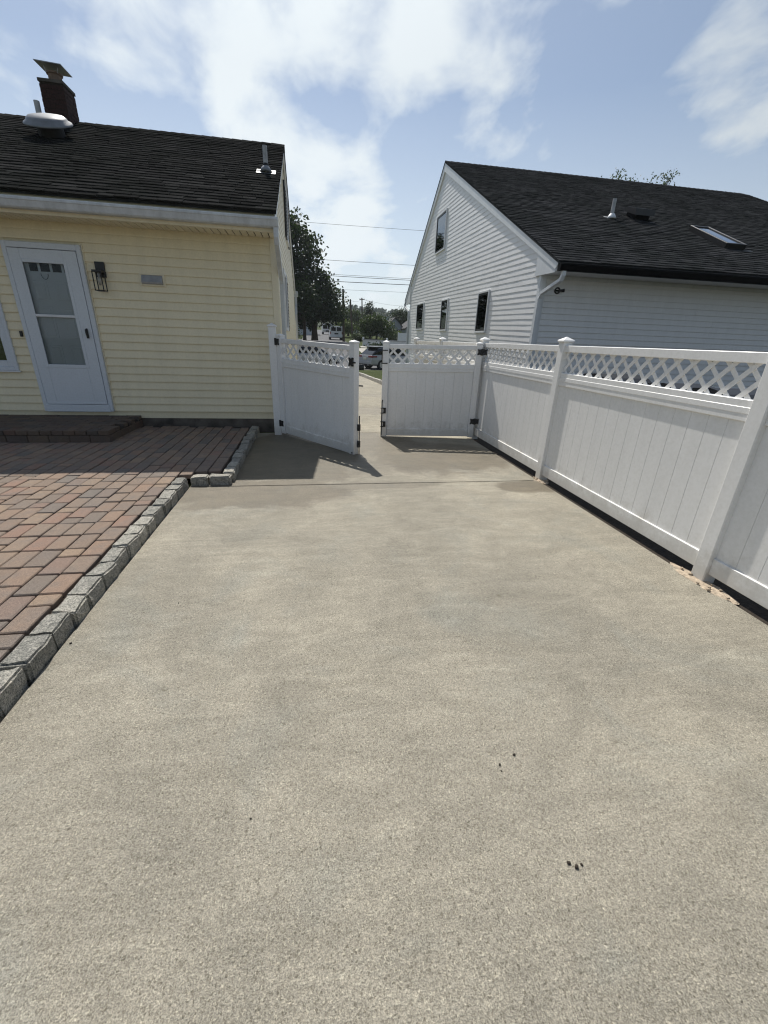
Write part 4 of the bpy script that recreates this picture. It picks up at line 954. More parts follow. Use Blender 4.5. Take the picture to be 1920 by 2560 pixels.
# ------------------------------------------------------------------ gates
gp_ = thing('gate_post', (-.565, 7.06, 0), 'white vinyl gate post with flat cap against the yellow house corner', 'post')
MB().cbox(-.62, -.51, 7.0, 7.11, -.02, 1.60, .006).build('shaft', 'white_vinyl', gp_)
cap(MB(), -.565, 7.055, 1.588, .057).build('cap', 'white_vinyl', gp_)
def gate(label, p0, p1, zs, top0, drop, planks, side):
    g_ = thing('vinyl_gate', (p0[0], p0[1], 0), label, 'gate', 'driveway gates')
    d = Vector((p1[0] - p0[0], p1[1] - p0[1], 0)); L = d.length; ux = d / L; n_ = Vector((-ux.y, ux.x, 0))
    T = Matrix(((ux.x, n_.x, 0, p0[0]), (ux.y, n_.y, 0, p0[1]), (drop, 0, 1, 0), (0, 0, 0, 1)))
    for a, b, zb in ((0, .095, .035), (L - .095, L, .03)):
        st = MB(T).cbox(a, b, -.047, .047, zb, top0, .005).build('stile', 'white_vinyl', g_)
        q = MB(T); q.cbox(a - .004, b + .004, -.051, .051, top0, top0 + .022, .004)
        q.add([(a - .001, -.048, top0 + .022), (b + .001, -.048, top0 + .022), (b + .001, .048, top0 + .022), (a - .001, .048, top0 + .022), ((a + b) / 2, 0, top0 + .042)], [(0, 1, 4), (1, 2, 4), (2, 3, 4), (3, 0, 4), (3, 2, 1, 0)])
        q.build('cap', 'white_vinyl', st)
        for k_ in (.10, .30, .62, .80, .95):       # rivet buttons along the stile
            for yb in (-1, 1): MB(T).lathe([(.007, 0), (.005, .003), (.001, .004)], (0, 0, 0), 8, None) if False else None
    o = T @ Vector((.095, 0, 0)); e = T @ Vector((L - .095, 0, 0))
    panel(g_, (o.x, o.y, o.z), (e.x, e.y, o.z), zs, planks, drop)
    return g_, T, L
LZ = (.045, .165, 1.068, 1.19, 1.405, 1.468)
def butterfly_hinge(parent, T, u, z, ys, gap=0.0):
    h = MB(T); y = ys
    for s in (-1, 1):
        h.add([], [])
        x0 = u + s * .012; x1 = u + s * .078
        pts = [(x0, z - .04), (x0 + s * .02, z - .045), (x0 + s * .03, z - .034), (x1 - s * .012, z - .046), (x1, z - .04), (x1 - s * .012, z), (x1, z + .04), (x1 - s * .012, z + .046), (x0 + s * .03, z + .034), (x0 + s * .02, z + .045), (x0, z + .04)]
        h.prism([(p[0], y, p[1]) for p in pts], (0, math.copysign(.012, y), 0))
    h.tube([(u, y + math.copysign(.01, y), z - .05), (u, y + math.copysign(.01, y), z + .05)], .015, 10)
    return h.build('hinge', 'black_metal', parent)
def drop_rod(parent, T, u, y, z0, z1, lugs):
    MB(T).tube([(u, y, z0), (u, y, z1), (u + .0, y + .03, z1 + .02)], .008, 8).build('drop_rod', 'black_metal', parent)
    for z in lugs:
        MB(T).cbox(u - .03, u + .03, y - .014, y + .014, z - .045, z - .03, .003).cbox(u - .03, u + .03, y - .014, y + .014, z + .03, z + .045, .003).cbox(u + .012, u + .045, y + .0, y + .016, z - .045, z + .045, .003).build('rod_bracket', 'black_metal', parent)

gl, TL, LL = gate('open left white lattice gate swung towards the camera by the yellow house', (-.475, 7.035), (.585, 5.735), LZ, 1.495, -.030, 9, 1)
for z in (1.42, .195): butterfly_hinge(gl, TL, -.005, z, -.05)
# gravity latch on the free stile and rod on its end
lx = LL - .05
pts = [(-.045, -.05), (-.02, -.05), (-.006, -.022), (.02, -.055), (.045, -.05), (.03, 0), (.045, .05), (.02, .055), (-.006, .022), (-.02, .05), (-.045, .05), (-.03, 0)]
MB(TL).prism([(lx + a, -.049, 1.27 + b) for a, b in pts], (0, -.014, 0)).cbox(lx + .03, lx + .085, -.075, -.048, 1.258, 1.275, .003).cbox(lx - .02, lx + .04, -.078, -.06, 1.235, 1.31, .004).build('latch', 'black_metal', gl)
MB(TL).tube([(LL + .012, .05, .04), (LL + .012, .05, .58)], .008, 8).build('drop_rod', 'black_metal', gl)
for z in (.19, .42): MB(TL).cbox(LL - .004, LL + .028, .02, .062, z - .045, z + .045, .004).build('rod_bracket', 'black_metal', gl)
MB(TL).lathe([(.012, 0), (.012, .004), (.001, .005)], (LL - .03, -.048, .07), 10, Matrix.Rotation(math.pi / 2, 3, 'X')).build('hole_plug', 'black_plastic', gl)
gr_, TR, LR = gate('white lattice gate hung from the fence post, standing almost closed', (2.655, 6.70), (1.115, 6.91), LZ, 1.482, -.018, 9, -1)
for z in (1.375, .30): butterfly_hinge(gr_, TR, .0, z, .05)
MB(TR).tube([(LR - .01, .052, .055), (LR - .01, .052, .60), (LR - .02, .075, .63)], .008, 8).build('drop_rod', 'black_metal', gr_)
for z in (.24, .46): MB(TR).cbox(LR - .045, LR + .012, .049, .072, z - .045, z - .033, .003).cbox(LR - .045, LR + .012, .049, .072, z + .033, z + .045, .003).cbox(LR - .075, LR - .035, .049, .066, z - .045, z + .045, .003).build('rod_bracket', 'black_metal', gr_)
MB(TR).tube([(LR - .07, .047, 1.38), (LR - .07, .09, 1.38), (LR + .02, .09, 1.38)], .008, 6).tube([(LR - .07, .047, 1.19), (LR - .07, .09, 1.19), (LR + .02, .09, 1.19)], .008, 6).tube([(LR + .012, .09, 1.38), (LR + .012, .09, 1.19)], .008, 6).build('latch_strike', 'black_metal', gr_)

# ------------------------------------------------------------------ small debris on the concrete
for i, (x, y, s, lab) in enumerate(((.746, 1.056, .011, 'dark dry leaf crumb lying alone near a pair of specks'), (.672, 1.025, .010, 'dark speck of dirt, upper of a close pair'), (.668, 1.0, .007, 'tiny dark speck, lower of a close pair'),
                                    (.752, .682, .012, 'dark dirt crumb, left one of the trio on bare concrete'), (.770, .669, .013, 'dark dirt crumb, middle one of the trio on bare concrete'), (.790, .672, .009, 'dark dirt crumb, right one of the trio on bare concrete'),
                                    (-.245, .956, .007, 'single tiny dark crumb near the left of the concrete'), (-1.262, 1.96, .012, 'dark pebble lying against the granite kerb'), (-.826, 2.269, .008, 'small dark pebble on concrete near the granite kerb'), (-.3, 3.3, .007, 'tiny dark pebble on sunlit concrete in front of the damp patch'))):
    s *= .44; me = granite_block('debris_crumb', s * 2, s * 1.5, s, 700 + i, 'debris_mat')
    o = place('debris_crumb', me, None, Matrix.Translation((x, y, s * .45)) @ Matrix.Rotation(i, 4, 'Z')); tag(o, lab, 'debris', 'crumbs on the concrete')

# ------------------------------------------------------------------ neighbour's yard behind the lattice
MB().add([(2.96, -4.5, -.02), (16, -4.5, -.02), (16, 9.1, -.02), (2.96, 9.1, -.02)], [(0, 1, 2, 3)]).build('yard', 'soil', recalc=False)['kind'] = 'structure'  # hidden ground sheet, dark soil added to cut light bounced onto the wall
MB().add([(2.96, 9.1, -.02), (4.7, 9.1, -.02), (4.7, 12, -.02), (2.96, 12, -.02)], [(0, 1, 2, 3)]).build('side_path', 'asphalt', recalc=False)['kind'] = 'structure'
def bin_(x, y, h, w, lab, mat='black_plastic'):
    t = thing('wheeled_bin', (x, y, 0), lab, 'bin', 'bins behind the fence')
    z = -.03
    MB().add([(x - w * .4, y - w * .4, z + .05), (x + w * .4, y - w * .4, z + .05), (x + w * .4, y + w * .4, z + .05), (x - w * .4, y + w * .4, z + .05), (x - w / 2, y - w / 2, h - .08), (x + w / 2, y - w / 2, h - .08), (x + w / 2, y + w / 2, h - .08), (x - w / 2, y + w / 2, h - .08)],
             [(3, 2, 1, 0), (4, 5, 6, 7), (0, 1, 5, 4), (1, 2, 6, 5), (2, 3, 7, 6), (3, 0, 4, 7)]).build('body', mat, t)
    MB().prism([(x - w / 2 - .02, y - w / 2 - .03, h - .08), (x - w / 2 - .02, y + w / 2 + .03, h - .08), (x - w / 2 - .02, y + w * .4, h - .01), (x - w / 2 - .02, y, h + .01), (x - w / 2 - .02, y - w * .4, h - .03)], (w + .04, 0, 0)).build('lid', mat, t)
    for s in (-1, 1): MB().tube([(x + s * w * .42, y + w * .35, z + .10), (x + s * (w * .42 + .05), y + w * .35, z + .10)], .11, 14).build('wheel', 'black_rubber', t)
bin_(4.25, 5.6, 1.16, .62, 'black wheeled bin behind the lattice nearest the white house corner')
bin_(4.2, 4.35, 1.15, .5, 'black wheeled bin behind the lattice, middle of the row')
bin_(4.2, 3.75, 1.16, .5, 'black wheeled bin behind the lattice nearest the tall front post')

# ------------------------------------------------------------------ trees
def tree(name, label, base, th, tr, blobs, nclump, leaf, mat, seed, group=None, limbs=6, per=16, cat='tree', spread=.35):
    r = random.Random(seed); t = thing(name, base, label, cat, group); b = Vector(base)
    tot = sum(q[1][0] * q[1][1] * q[1][2] for q in blobs)
    v = []; f = []
    for c, rad in blobs:
        m = max(4, int(nclump * rad[0] * rad[1] * rad[2] / tot))
        for _ in range(m):
            while True:
                d = Vector((r.uniform(-1, 1), r.uniform(-1, 1), r.uniform(-1, 1)))
                if .18 < d.length <= 1: break
            d = d.normalized() * (d.length ** .45) * (1 + .22 * mn.noise(d * 2.3 + Vector((seed, 0, 0))))
            p = Vector(c) + Vector((d.x * rad[0], d.y * rad[1], d.z * rad[2])); cl = leaf * 3.2
            for _ in range(per):
                q = p + Vector((r.gauss(0, 1), r.gauss(0, 1), r.gauss(0, .8))) * cl * spread
                a = Vector((r.gauss(0, 1), r.gauss(0, 1), r.gauss(0, 1))).normalized(); e = a.orthogonal().normalized(); e.rotate(Matrix.Rotation(r.uniform(0, 6.28), 3, a)); w = a.cross(e)
                L = leaf * r.uniform(.6, 1.25); n0 = len(v)
                v += [q - e * L * .5, q + w * L * .3, q + e * L * .55, q - w * L * .3]; f.append((n0, n0 + 1, n0 + 2, n0 + 3))
    o = org(t)
    place('crown', new_mesh('crown', [p - o for p in v], f, mat, recalc=False), t)
    m = MB(); top = b + Vector((r.uniform(-.2, .2), r.uniform(-.2, .2), th)); m.tube([b - Vector((0, 0, .2)), b + Vector((0, 0, th * .25)), b + Vector((.05, 0, th * .6)), top], [tr * 1.35, tr, tr * .85, tr * .65], 10)
    for i in range(limbs):
        c, rad = blobs[i % len(blobs)]; e = Vector(c) + Vector((r.uniform(-.6, .6) * rad[0], r.uniform(-.6, .6) * rad[1], r.uniform(-.2, .5) * rad[2]))
        s = b + (top - b) * r.uniform(.6, 1.0); mid = (s + e) / 2 + Vector((0, 0, .08 * (e - s).length)); m.tube([s, mid, e], [tr * .5, tr * .3, tr * .08], 7)
    m.build('trunk', 'bark', t); return t
K = 1.35
tree('maple_tree', 'tall dark tree with spiky lower boughs beside the yellow house gable', (-3.2, 58, tz(58)), 7.5, .40,
     [((x * K, 58, 1.5 + (zz - 1.5) * K), (a * K, b * K, c_ * K)) for x, zz, a, b, c_ in ((-3.9, 7.9, 3.0, 3.0, 2.5), (-1.3, 8.6, 2.2, 2.2, 1.5), (-1.9, 10.0, 1.8, 2, 1.2), (-.2, 7.4, 1.5, 1.4, .75), (-1.0, 9.4, 1.2, 1.2, 1.0), (-3.4, 6.2, 2.6, 2.6, 1.8), (-1.9, 5.6, 1.3, 1.6, 1.2))], 760, .44, 'leaf_dark', 3)
tree('maple_tree', 'dense rounded dark street tree shading the parked delivery truck', (.55, 58, tz(58) + .3), 3.6, .34,
     [((.6, 58, 6.2), (2.6, 2.8, 2.9)), ((2.2, 57.6, 5.2), (1.9, 2, 1.9)), ((-1.6, 58, 5.6), (2.4, 2.5, 2.8)), ((3.0, 58, 4.1), (1.1, 1.3, 1.2)), ((.3, 58, 3.9), (2.8, 2.4, 1.0))], 760, .36, 'leaf_dark', 4)
tree('street_tree', 'thin dark trunk tree left of the rounded street tree', (-.62, 52, tz(52)), 3.4, .18,
     [((-1.2, 52, 5.2), (2.2, 1.8, 1.6)), ((-2.6, 52, 4.3), (1.2, 1.2, .9))], 180, .34, 'leaf_dark', 14)
tree('conifer_tree', 'pointed green conifer rising above the round garden tree', (10.7, 82, tz(82)), 4.8, .2,
     [((10.6, 82, 3.6), (1.5, 1.5, 1.3)), ((10.6, 82, 5.2), (1.0, 1.0, 1.0)), ((10.5, 82, 6.4), (.55, .55, .8)), ((10.5, 82, 7.1), (.22, .22, .55))], 230, .32, 'leaf_conifer', 6)
tree('garden_tree', 'round olive green garden tree beyond the white wall', (9.3, 64, tz(64)), 1.6, .14,
     [((8.7, 64, 3.4), (1.7, 1.6, 1.2)), ((10.2, 64, 3.0), (1.5, 1.5, 1.0)), ((7.8, 64, 2.9), (1.0, 1.1, .8)), ((9.4, 64, 3.9), (1.1, 1.0, .8))], 330, .26, 'leaf_mid', 7)
tree('street_tree', 'dull green tree behind the middle utility pole', (7.6, 92, tz(92)), 2.5, .2,
     [((6.8, 92, 4.6), (1.6, 1.6, 1.9)), ((8.4, 92, 5.0), (1.7, 1.6, 1.8)), ((9.8, 92, 4.4), (1.4, 1.4, 1.4))], 300, .36, 'leaf_mid', 9)
tree('street_tree', 'yellowish green tree directly behind the pole beside the van', (5.9, 84, tz(84)), 1.6, .15,
     [((6.2, 84, 3.5), (1.3, 1.2, 1.0)), ((7.3, 84, 3.3), (.9, .9, .8))], 150, .28, 'leaf_lime', 10)
tree('backyard_tree', 'dark tree rising behind the small far white houses', (20.3, 98, tz(98)), 3.5, .22,
     [((19.8, 98, 6.0), (1.8, 1.6, 1.7)), ((21.4, 98, 5.6), (2.0, 1.6, 1.8)), ((18.6, 98, 6.4), (.9, .9, 1.0))], 260, .34, 'leaf_dark', 12)
tree('backyard_tree', 'tree with sparse twigs showing just above the charcoal roof ridge', (21.3, 30, -.3), 7.0, .25,
     [((19.85, 30, 11.0), (1.05, .7, .95)), ((22.6, 30, 11.2), (.75, .6, 1.0)), ((21.2, 30, 8.8), (2.6, 1.4, 1.2)), ((23.4, 30, 11.55), (.45, .5, .8)), ((19.3, 30, 11.05), (.6, .5, .6))], 300, .15, 'leaf_mid', 15, per=12, spread=.42, limbs=22)
tree('street_tree', 'broad dark tree added out of view to darken the white house windows', (-9.5, 45, tz(45)), 5, .4,
     [((-9.5, 45, 7), (5, 4, 3.6)), ((-7.0, 44, 5.2), (3, 3, 2.2)), ((-13, 45, 6), (3.5, 3, 3))], 500, .5, 'leaf_dark', 21)  # unseen tree added so the lower panes mirror something dark
for i, (x, y, rx, rz_, lab, mt) in enumerate(((11.9, 66, 1.3, .75, 'low dark hedge bush right of the round garden tree', 'leaf_dark'), (13.4, 70, 1.1, .95, 'bright lime bush in front of the far white house', 'leaf_lime'), (12.9, 68, .9, .6, 'dark squat bush between the hedge and the lime bush', 'leaf_mid'),
                                              (7.0, 68, .55, .55, 'small round bush at the foot of the leaning pole', 'leaf_mid'), (8.3, 72, .5, .45, 'small round bush beside the white garden gate', 'leaf_dark'), (-2.6, 60, 1.2, 1.0, 'dark bush beside the far left white house', 'leaf_dark'), (6.4, 44.6, .5, .28, 'low dark shrub on the far lawn behind the silver car', 'leaf_dark'))):
    tree('garden_bush', lab, (x, y, tz(y)), rz_ * .5, .05, [((x, y, tz(y) + rz_ * .8), (rx, rx * .8, rz_))], 90, .2, mt, 30 + i, limbs=3, cat='bush', group='bushes across the street')

# wooded hill
hv = []; hf = []; nx, ny = 60, 14
for j in range(ny):
    for i in range(nx):
        x = -260 + 520 * i / (nx - 1); y = 300 + 22 * j
        ridge = 21.5 + 4.0 * mn.noise((x * .014, 3.1, 0)) - max(0, x - 60) * .06 + 2.6 * mn.noise((x * .12, y * .05, 1.0))
        hv.append((x, y, 6 + (ridge - 2) * math.sin(min(1, j / 7) * math.pi / 2) + 1.6 * mn.noise((x * .3, y * .2, 4))))
for j in range(ny - 1):
    for i in range(nx - 1): hf.append((j * nx + i, j * nx + i + 1, (j + 1) * nx + i + 1, (j + 1) * nx + i))
struct(place('hill', new_mesh('hill', hv, hf, 'wooded_hill', recalc=False)))
tl = MB(); r = random.Random(77); tv = []; tf = []
for _ in range(9000):
    x = r.uniform(-60, 130); j = r.randint(2, 8); y = 300 + 22 * j + r.uniform(-11, 11)
    i = (x + 260) / 520 * (nx - 1); z = hv[j * nx + int(round(i))][2] + r.uniform(-.5, 2.6)
    a = Vector((r.gauss(0, 1), r.gauss(0, 1), r.gauss(0, 1))).normalized(); e = a.orthogonal().normalized(); w = a.cross(e); L = r.uniform(.9, 1.8); q = Vector((x, y, z)); n0 = len(tv)
    tv += [q - e * L, q + w * L * .8, q + e * L, q - w * L * .8]; tf.append((n0, n0 + 1, n0 + 2, n0 + 3))
tag(place('hill_trees', new_mesh('hill_trees', tv, tf, 'leaf_conifer', recalc=False)), 'hazy woods covering the far hill beyond the street', 'woods', kind='stuff')

# ------------------------------------------------------------------ far houses
def far_house(label, x0, x1, y0, y1, base, eave, ridge, axis, mat, wins, roofm='far_roof', chim=None):
    t = thing('far_house', ((x0 + x1) / 2, y0, base), label, 'house', 'houses across the street')
    m = MB().box(x0, x1, y0, y1, base - .5, eave)
    if axis == 'Y': m.prism([(x0, y0, eave), (x1, y0, eave), ((x0 + x1) / 2, y0, ridge)], (0, y1 - y0, 0))
    else: m.prism([(x0, y0, eave), (x0, y1, eave), (x0, (y0 + y1) / 2, ridge)], (x1 - x0, 0, 0))
    m.build('wall', mat, t); o = .25
    rm = MB()
    if axis == 'Y':
        k_ = (ridge - eave) / ((x1 - x0) / 2); c = (x0 + x1) / 2
        for s, e in ((-1, x0), (1, x1)): rm.prism([(c, y0 - o, ridge + .03), (e + s * o, y0 - o, eave - k_ * o + .03), (e + s * o, y0 - o, eave - k_ * o + .15), (c, y0 - o, ridge + .16)], (0, y1 - y0 + 2 * o, 0))
    else:
        k_ = (ridge - eave) / ((y1 - y0) / 2); c = (y0 + y1) / 2
        for s, e in ((-1, y0), (1, y1)): rm.prism([(x0 - o, c, ridge + .03), (x0 - o, e + s * o, eave - k_ * o + .03), (x0 - o, e + s * o, eave - k_ * o + .15), (x0 - o, c, ridge + .16)], (x1 - x0 + 2 * o, 0, 0))
    rf = rm.build('roof', roofm, t)
    if chim: MB().box(chim[0], chim[0] + .7, chim[1], chim[1] + .7, ridge - 1.5, chim[2]).build('chimney', 'far_white', rf)
    for a, b, c_, d in wins:
        w = MB().cbox(a - .08, b + .08, y0 - .06, y0 + .02, c_ - .08, d + .08, .01).build('window', 'far_white', t)
        MB().box(a, b, y0 - .075, y0 - .062, c_, d).build('pane', 'car_glass', w)
far_house('small pale grey gabled house right of the lime bush', 13.9, 17.4, 84, 92, 1.8, 3.5, 5.3, 'Y', 'far_grey', ((14.6, 15.2, 2.6, 3.4), (16.1, 16.7, 2.6, 3.4)), chim=(14.2, 87, 5.6))
far_house('low white house with slanting roof beside the neighbour downspout', 17.0, 21.5, 80, 88, 1.5, 3.6, 5.3, 'Y', 'far_grey', ((17.4, 18.0, 2.4, 3.2), (19.0, 19.6, 2.4, 3.2)))
far_house('grey roofed house behind the conifer and the garden tree', 12.4, 16.0, 105, 114, 2.3, 4.8, 7.0, 'X', 'far_grey', ((13.2, 13.9, 3.4, 4.4), (14.6, 15.3, 3.4, 4.4)))
far_house('white house behind the dark trunks of the street trees', -7.0, 1.3, 88, 96, 2.0, 5.0, 7.4, 'Y', 'far_white', ((-1.9, -1.2, 2.8, 3.8), (-.3, .4, 2.8, 3.8)))
# low white wall across the street with coping
lw = thing('low_wall', (9, 48, tz(48)), 'long low white wall with coping across the street', 'wall')
MB().cbox(5.55, 16, 48.2, 48.5, tz(48.2) - .3, 1.40, .02).build('wall', 'far_white', lw)
MB().cbox(5.5, 16.1, 48.15, 48.55, 1.402, 1.47, .015).build('coping', 'far_grey', lw)
for x in (5.62, 8.2, 11.0): MB().cbox(x - .09, x + .09, 48.26, 48.44, 1.472, 1.70, .02).build('pier', 'far_white', lw)
ws = thing('white_fence_panel', (10.8, 50.5, tz(50)), 'plain tall white fence panel across the street beside the white house corner', 'fence')
MB().cbox(9.85, 12.8, 50.4, 50.5, tz(50) - .1, 2.28, .01).build('panel', 'far_white', ws)
for x in (9.85, 11.3, 12.8): MB().cbox(x - .06, x + .06, 50.36, 50.54, tz(50) - .1, 2.36, .01).build('post', 'far_white', ws)

# ------------------------------------------------------------------ vehicles
def car(name, label, loc, yaw, body_st, cabin, wheels, mat, group, tyre=.34, tails=None, extra=None, cat='car'):
    t = thing(name, loc, label, cat, group); T = Matrix.Translation(loc) @ Matrix.Rotation(yaw, 4, 'Z')
    def loft(st, name, mat_, sm):
        v = []; ring = 10
        for x, zb, zt_, w, wt in st:
            h = zt_ - zb
            v += [(x, -w * .86, zb), (x, -w * .98, zb + h * .18), (x, -w, zb + h * .55), (x, -(w + wt) / 2 * .99, zb + h * .88), (x, -wt * .9, zt_), (x, wt * .9, zt_), (x, (w + wt) / 2 * .99, zb + h * .88), (x, w, zb + h * .55), (x, w * .98, zb + h * .18), (x, w * .86, zb)]
        n = len(st); f = [(i * ring + j, i * ring + (j + 1) % ring, (i + 1) * ring + (j + 1) % ring, (i + 1) * ring + j) for i in range(n - 1) for j in range(ring)]
        f += [tuple(range(ring))[::-1], tuple(range((n - 1) * ring, n * ring))]
        return MB(T).add(v, f).build(name, mat_, t, smooth=sm)
    bd = loft(body_st, 'body', mat, False)
    xs_ = cabin
    gv = loft([(x, zb, zt_, w, wt) for x, zb, zt_, w, wt in cabin], 'greenhouse', 'car_glass', False)
    r0, r1 = cabin[1], cabin[-2]
    MB(T).cbox(r0[0] - .05, r1[0] + .05, -r0[4] * .92, r0[4] * .92, max(q[2] for q in cabin) - .02, max(q[2] for q in cabin) + .045, .02).build('roof_panel', mat, t)
    for px in ([q[0] for q in cabin[1:-1]] if len(cabin) > 3 else []):
        pass
    for s in (-1, 1):
        for wx in wheels:
            ww_ = MB(T).tube([(wx, s * (body_st[len(body_st) // 2][3] - .20), tyre), (wx, s * (body_st[len(body_st) // 2][3] + .015), tyre)], tyre, 20).build('wheel', 'black_rubber', t)
            MB(T).tube([(wx, s * (body_st[len(body_st) // 2][3] + .0), tyre), (wx, s * (body_st[len(body_st) // 2][3] + .022), tyre)], tyre * .62, 16).build('rim', 'rim', ww_)
    for q in (tails or []): MB(T).cbox(*q, .012).build('tail_light', 'tail_red', t)
    for nm, mt, q in (extra or []): MB(T).cbox(*q, .01).build(nm, mt, t)
    return t
suv_b = [(-2.32, .42, .92, .80, .78), (-2.28, .34, 1.02, .90, .84), (-1.9, .28, 1.08, .95, .88), (-1.0, .24, 1.06, .96, .90), (.3, .24, 1.04, .96, .90), (1.1, .25, 1.02, .95, .88), (1.9, .30, .96, .92, .82), (2.25, .38, .82, .82, .70)]
suv_c = [(-2.22, 1.0, 1.05, .80, .74), (-1.60, 1.0, 1.56, .87, .68), (-.9, 1.0, 1.60, .88, .70), (.3, 1.0, 1.58, .88, .70), (1.2, .98, 1.03, .84, .76)]
suv_tails = [(-2.34, -2.18, -.93, -.45, .86, .98), (-2.34, -2.18, .45, .93, .86, .98), (-2.24, -1.86, -.955, -.88, .88, .98), (-2.24, -1.86, .88, .955, .88, .98)]
suv_extra = [('bumper', 'car_silver', (-2.40, -2.20, -.88, .88, .40, .60)), ('diffuser', 'black_plastic', (-2.37, -2.1, -.80, .80, .26, .40)), ('plate', 'plate', (-2.352, -2.30, -.22, .22, .68, .82)), ('spoiler', 'car_silver', (-1.86, -1.5, -.66, .66, 1.57, 1.63)), ('exhaust', 'rim', (-2.42, -2.3, -.62, -.42, .30, .37))]
car('parked_suv', 'silver grey crossover parked at the kerb, seen between the gates', (6.05, 33.9, tz(33.5) + .02), math.radians(26), suv_b, suv_c, (-1.42, 1.42), 'car_silver', 'vehicles on the street', .36, suv_tails, suv_extra)
car('parked_car', 'dark grey car glimpsed through the left gate lattice', (.2, 34.2, tz(34) + .02), math.radians(0), [(x, zb, zt_ * .93, w, wt) for x, zb, zt_, w, wt in suv_b], [(x, zb * .93, zt_ * .92, w, wt) for x, zb, zt_, w, wt in suv_c], (-1.38, 1.38), 'car_silver', 'vehicles on the street', .33, suv_tails)
van_b = [(-2.6, .45, 1.20, .88, .90), (-2.55, .35, 1.25, .98, .96), (-1.2, .32, 1.25, 1.0, .97), (1.3, .32, 1.22, 1.0, .95), (2.0, .36, 1.08, .97, .85), (2.6, .42, .95, .88, .72)]
vt_ = car('parked_van', 'white passenger van seen from behind on the side street', (4.1, 75, tz(75) + .05), math.radians(90), van_b, [(-2.5, 1.2, 1.3, .92, .90), (-2.45, 1.2, 2.0, .96, .84), (1.0, 1.2, 2.0, .96, .84), (1.9, 1.1, 1.2, .90, .82)], (-1.7, 1.8), 'car_white', 'vehicles on the street', .36,
          [(-2.62, -2.52, -.98, -.86, .85, 1.25), (-2.62, -2.52, .86, .98, .85, 1.25)],
          [('rear_panel', 'car_white', (-2.63, -2.5, -.96, .96, 1.2, 2.02)), ('rear_bumper', 'car_white', (-2.72, -2.5, -.95, .95, .42, .6)), ('rear_window', 'car_glass', (-2.66, -2.6, -.80, -.08, 1.32, 1.85)), ('rear_window', 'car_glass', (-2.66, -2.6, .08, .80, 1.32, 1.85)), ('plate', 'car_glass', (-2.66, -2.6, -.3, .3, .85, 1.02)), ('side_panel', 'car_white', (-2.5, .4, -1.0, -.94, 1.2, 1.45)), ('side_panel', 'car_white', (-2.5, .4, .94, 1.0, 1.2, 1.45))], cat='van')
tk = thing('delivery_truck', (3.7, 98, tz(98)), 'white boxy delivery truck under the dark street tree', 'truck', 'vehicles on the street')
z = tz(98) + .03
MB().cbox(2.55, 4.85, 98, 104, z + .5, z + 2.25, .05).build('body', 'car_white', tk)
MB().prism([(2.65, 97.3, z + .45), (4.75, 97.3, z + .45), (4.75, 97.3, z + 1.0), (2.65, 97.3, z + 1.0)], (0, .75, 0)).build('nose', 'car_white', tk)
for a, b in ((2.72, 3.66), (3.74, 4.68)): MB().cbox(a, b, 97.95, 98.02, z + 1.12, z + 1.85, .02).build('windscreen', 'car_glass', tk)
MB().cbox(3.25, 4.15, 97.25, 97.32, z + .55, z + .82, .02).build('grille', 'black_plastic', tk)
for a in (2.75, 4.35): MB().cbox(a, a + .3, 97.25, 97.32, z + .62, z + .85, .02).build('headlight', 'plate', tk)
for a in (2.6, 4.5):
    for y in (98.3, 102.5): MB().tube([(a, y, z + .4), (a + .3, y, z + .4)], .4, 16).build('wheel', 'black_rubber', tk)
for i, (x, y, yaw, mt, lab) in enumerate(((4.9, 96, 90, 'car_white', 'small white car parked just beyond the van'), (12.4, 112, 20, 'car_white', 'distant white car under the garden tree'))):
    car('parked_car', lab, (x, y, tz(y) + .04), math.radians(yaw), suv_b, suv_c, (-1.42, 1.42), mt, 'vehicles on the street', .34, suv_tails)

# ------------------------------------------------------------------ poles and wires
def pole(label, x, y, z0, z1, lean=0, r=.13, arms=()):
    t = thing('utility_pole', (x, y, z0), label, 'pole', 'utility poles')
    MB().tube([(x, y, z0 - .3), (x + lean * .5, y, (z0 + z1) / 2), (x + lean, y, z1)], [r * 1.15, r, r * .8], 12).build('shaft', 'pole_wood', t)
    for za, w in arms:
        xx = x + lean * (za - z0) / (z1 - z0)
        a = MB().cbox(xx - w, xx + w, y - .06 - r, y - r, za - .06, za + .06, .01).build('crossarm', 'pole_wood', t)
        for q in (-.85, -.4, .4, .85): MB().lathe([(.03, 0), (.05, .05), (.03, .10), (.02, .14)], (xx + q * w, y - r - .03, za + .06), 8).build('insulator', 'grey_metal', a)
    return t
pole('tall wooden utility pole beside the white van', 4.36, 60, tz(60), 7.3, -.07, .15)
pole('leaning wooden pole between the van pole and the conifer', 6.95, 75, tz(75), 7.35, -.42, .14)
pole('thin wooden pole with crossarm left of the conifer', 10.05, 88, tz(88), 8.7, -.2, .13, ((8.4, .5),))
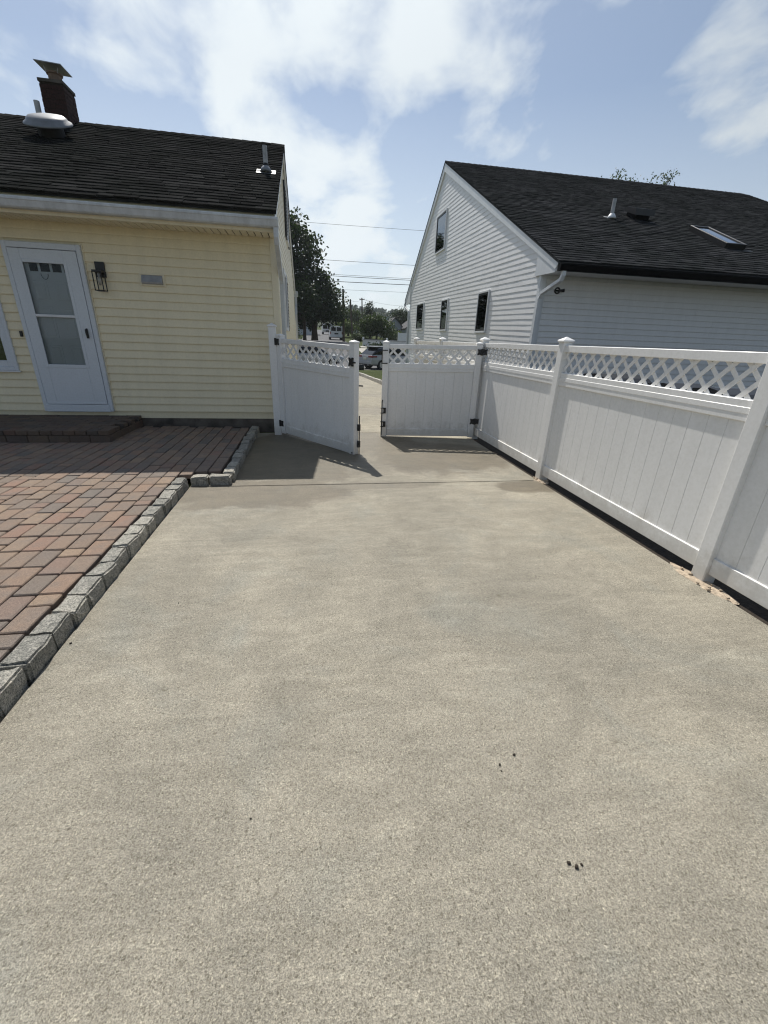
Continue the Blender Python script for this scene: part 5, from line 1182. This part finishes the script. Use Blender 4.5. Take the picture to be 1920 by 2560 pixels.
for i, (za, zb, rr, lab) in enumerate(((9.50, 9.58, .010, 'topmost thin overhead wire crossing the sky gap'), (7.12, 7.16, .013, 'second overhead wire from the top across the sky gap'), (6.16, 6.19, .011, 'upper wire of the close pair across the sky gap'), (6.05, 6.08, .018, 'lower thicker wire of the close pair across the sky gap'), (5.66, 5.77, .022, 'thick low overhead cable just above the distant poles'), (5.10, 5.22, .008, 'faint lowest overhead wire above the pole tops'))):
    s = (zb - za) / 8.0
    pts = [(-60 + 4.5 * k_, 38, za + s * (-60 + 4.5 * k_) * .6 + .00045 * ((-60 + 4.5 * k_) - 3) ** 2) for k_ in range(29)]
    tag(MB().tube(pts, rr, 6).build('overhead_wire', 'wire_black'), lab, 'wire', 'street wires')
def span(a, b, sag, r_, lab):
    a, b = Vector(a), Vector(b); pts = [a.lerp(b, k_ / 12) - Vector((0, 0, sag * 4 * (k_ / 12) * (1 - k_ / 12))) for k_ in range(13)]
    tag(MB().tube(pts, r_, 5).build('overhead_wire', 'wire_black'), lab, 'wire', 'side street wires')
span((4.3, 60, 6.2), (6.55, 75, 7.1), .15, .012, 'short wire from the van pole to the leaning pole')
span((6.55, 75, 7.2), (9.87, 88, 8.5), .3, .012, 'upper wire from the leaning pole to the crossarm pole')
span((6.6, 75, 5.9), (9.9, 88, 7.2), .25, .014, 'lower wire from the leaning pole to the crossarm pole')
span((9.87, 88, 8.5), (22, 94, 8.2), .4, .014, 'upper wire from the crossarm pole to the far houses')
span((9.9, 88, 7.2), (19, 92, 5.8), .3, .014, 'lower service wire from the crossarm pole to the far houses')
# hose on the far driveway and a dark bag by the kerb
pts = [(1.42 + .35 * math.sin(t * .7) * (1 - t / 16), 14.7 + .09 * t + .25 * math.cos(t), .022) for t in [q * .35 for q in range(26)]]
tag(MB().tube(pts, .018, 7).build('garden_hose', 'black_rubber'), 'dark garden hose looped on the far driveway', 'hose')
me = granite_block('refuse_bag', .9, .6, .42, 901, 'black_plastic'); tag(place('refuse_bag', me, None, Matrix.Translation((2.95, 28.9, tz(28.9) + .28))), 'black bag lying at the end of the far driveway', 'bag')

# ------------------------------------------------------------------ summer haze in the air over the street
def haze():
    m = bpy.data.materials.new('haze_air'); m.use_nodes = True; nt = m.node_tree; nt.nodes.clear()
    vol = mk(nt, 'ShaderNodeVolumePrincipled', ins={'Color': (0.86, 0.92, 1.0, 1), 'Density': 0.00034, 'Anisotropy': 0.1})
    out = nt.nodes.new('ShaderNodeOutputMaterial'); nt.links.new(vol.outputs[0], out.inputs['Volume']); M['haze_air'] = m
    o = MB().box(-290, 290, -70, 640, -1.9, 46).build('haze', 'haze_air'); o['kind'] = 'stuff'; tag(o, 'thin pale summer haze over the street', 'haze')
haze()
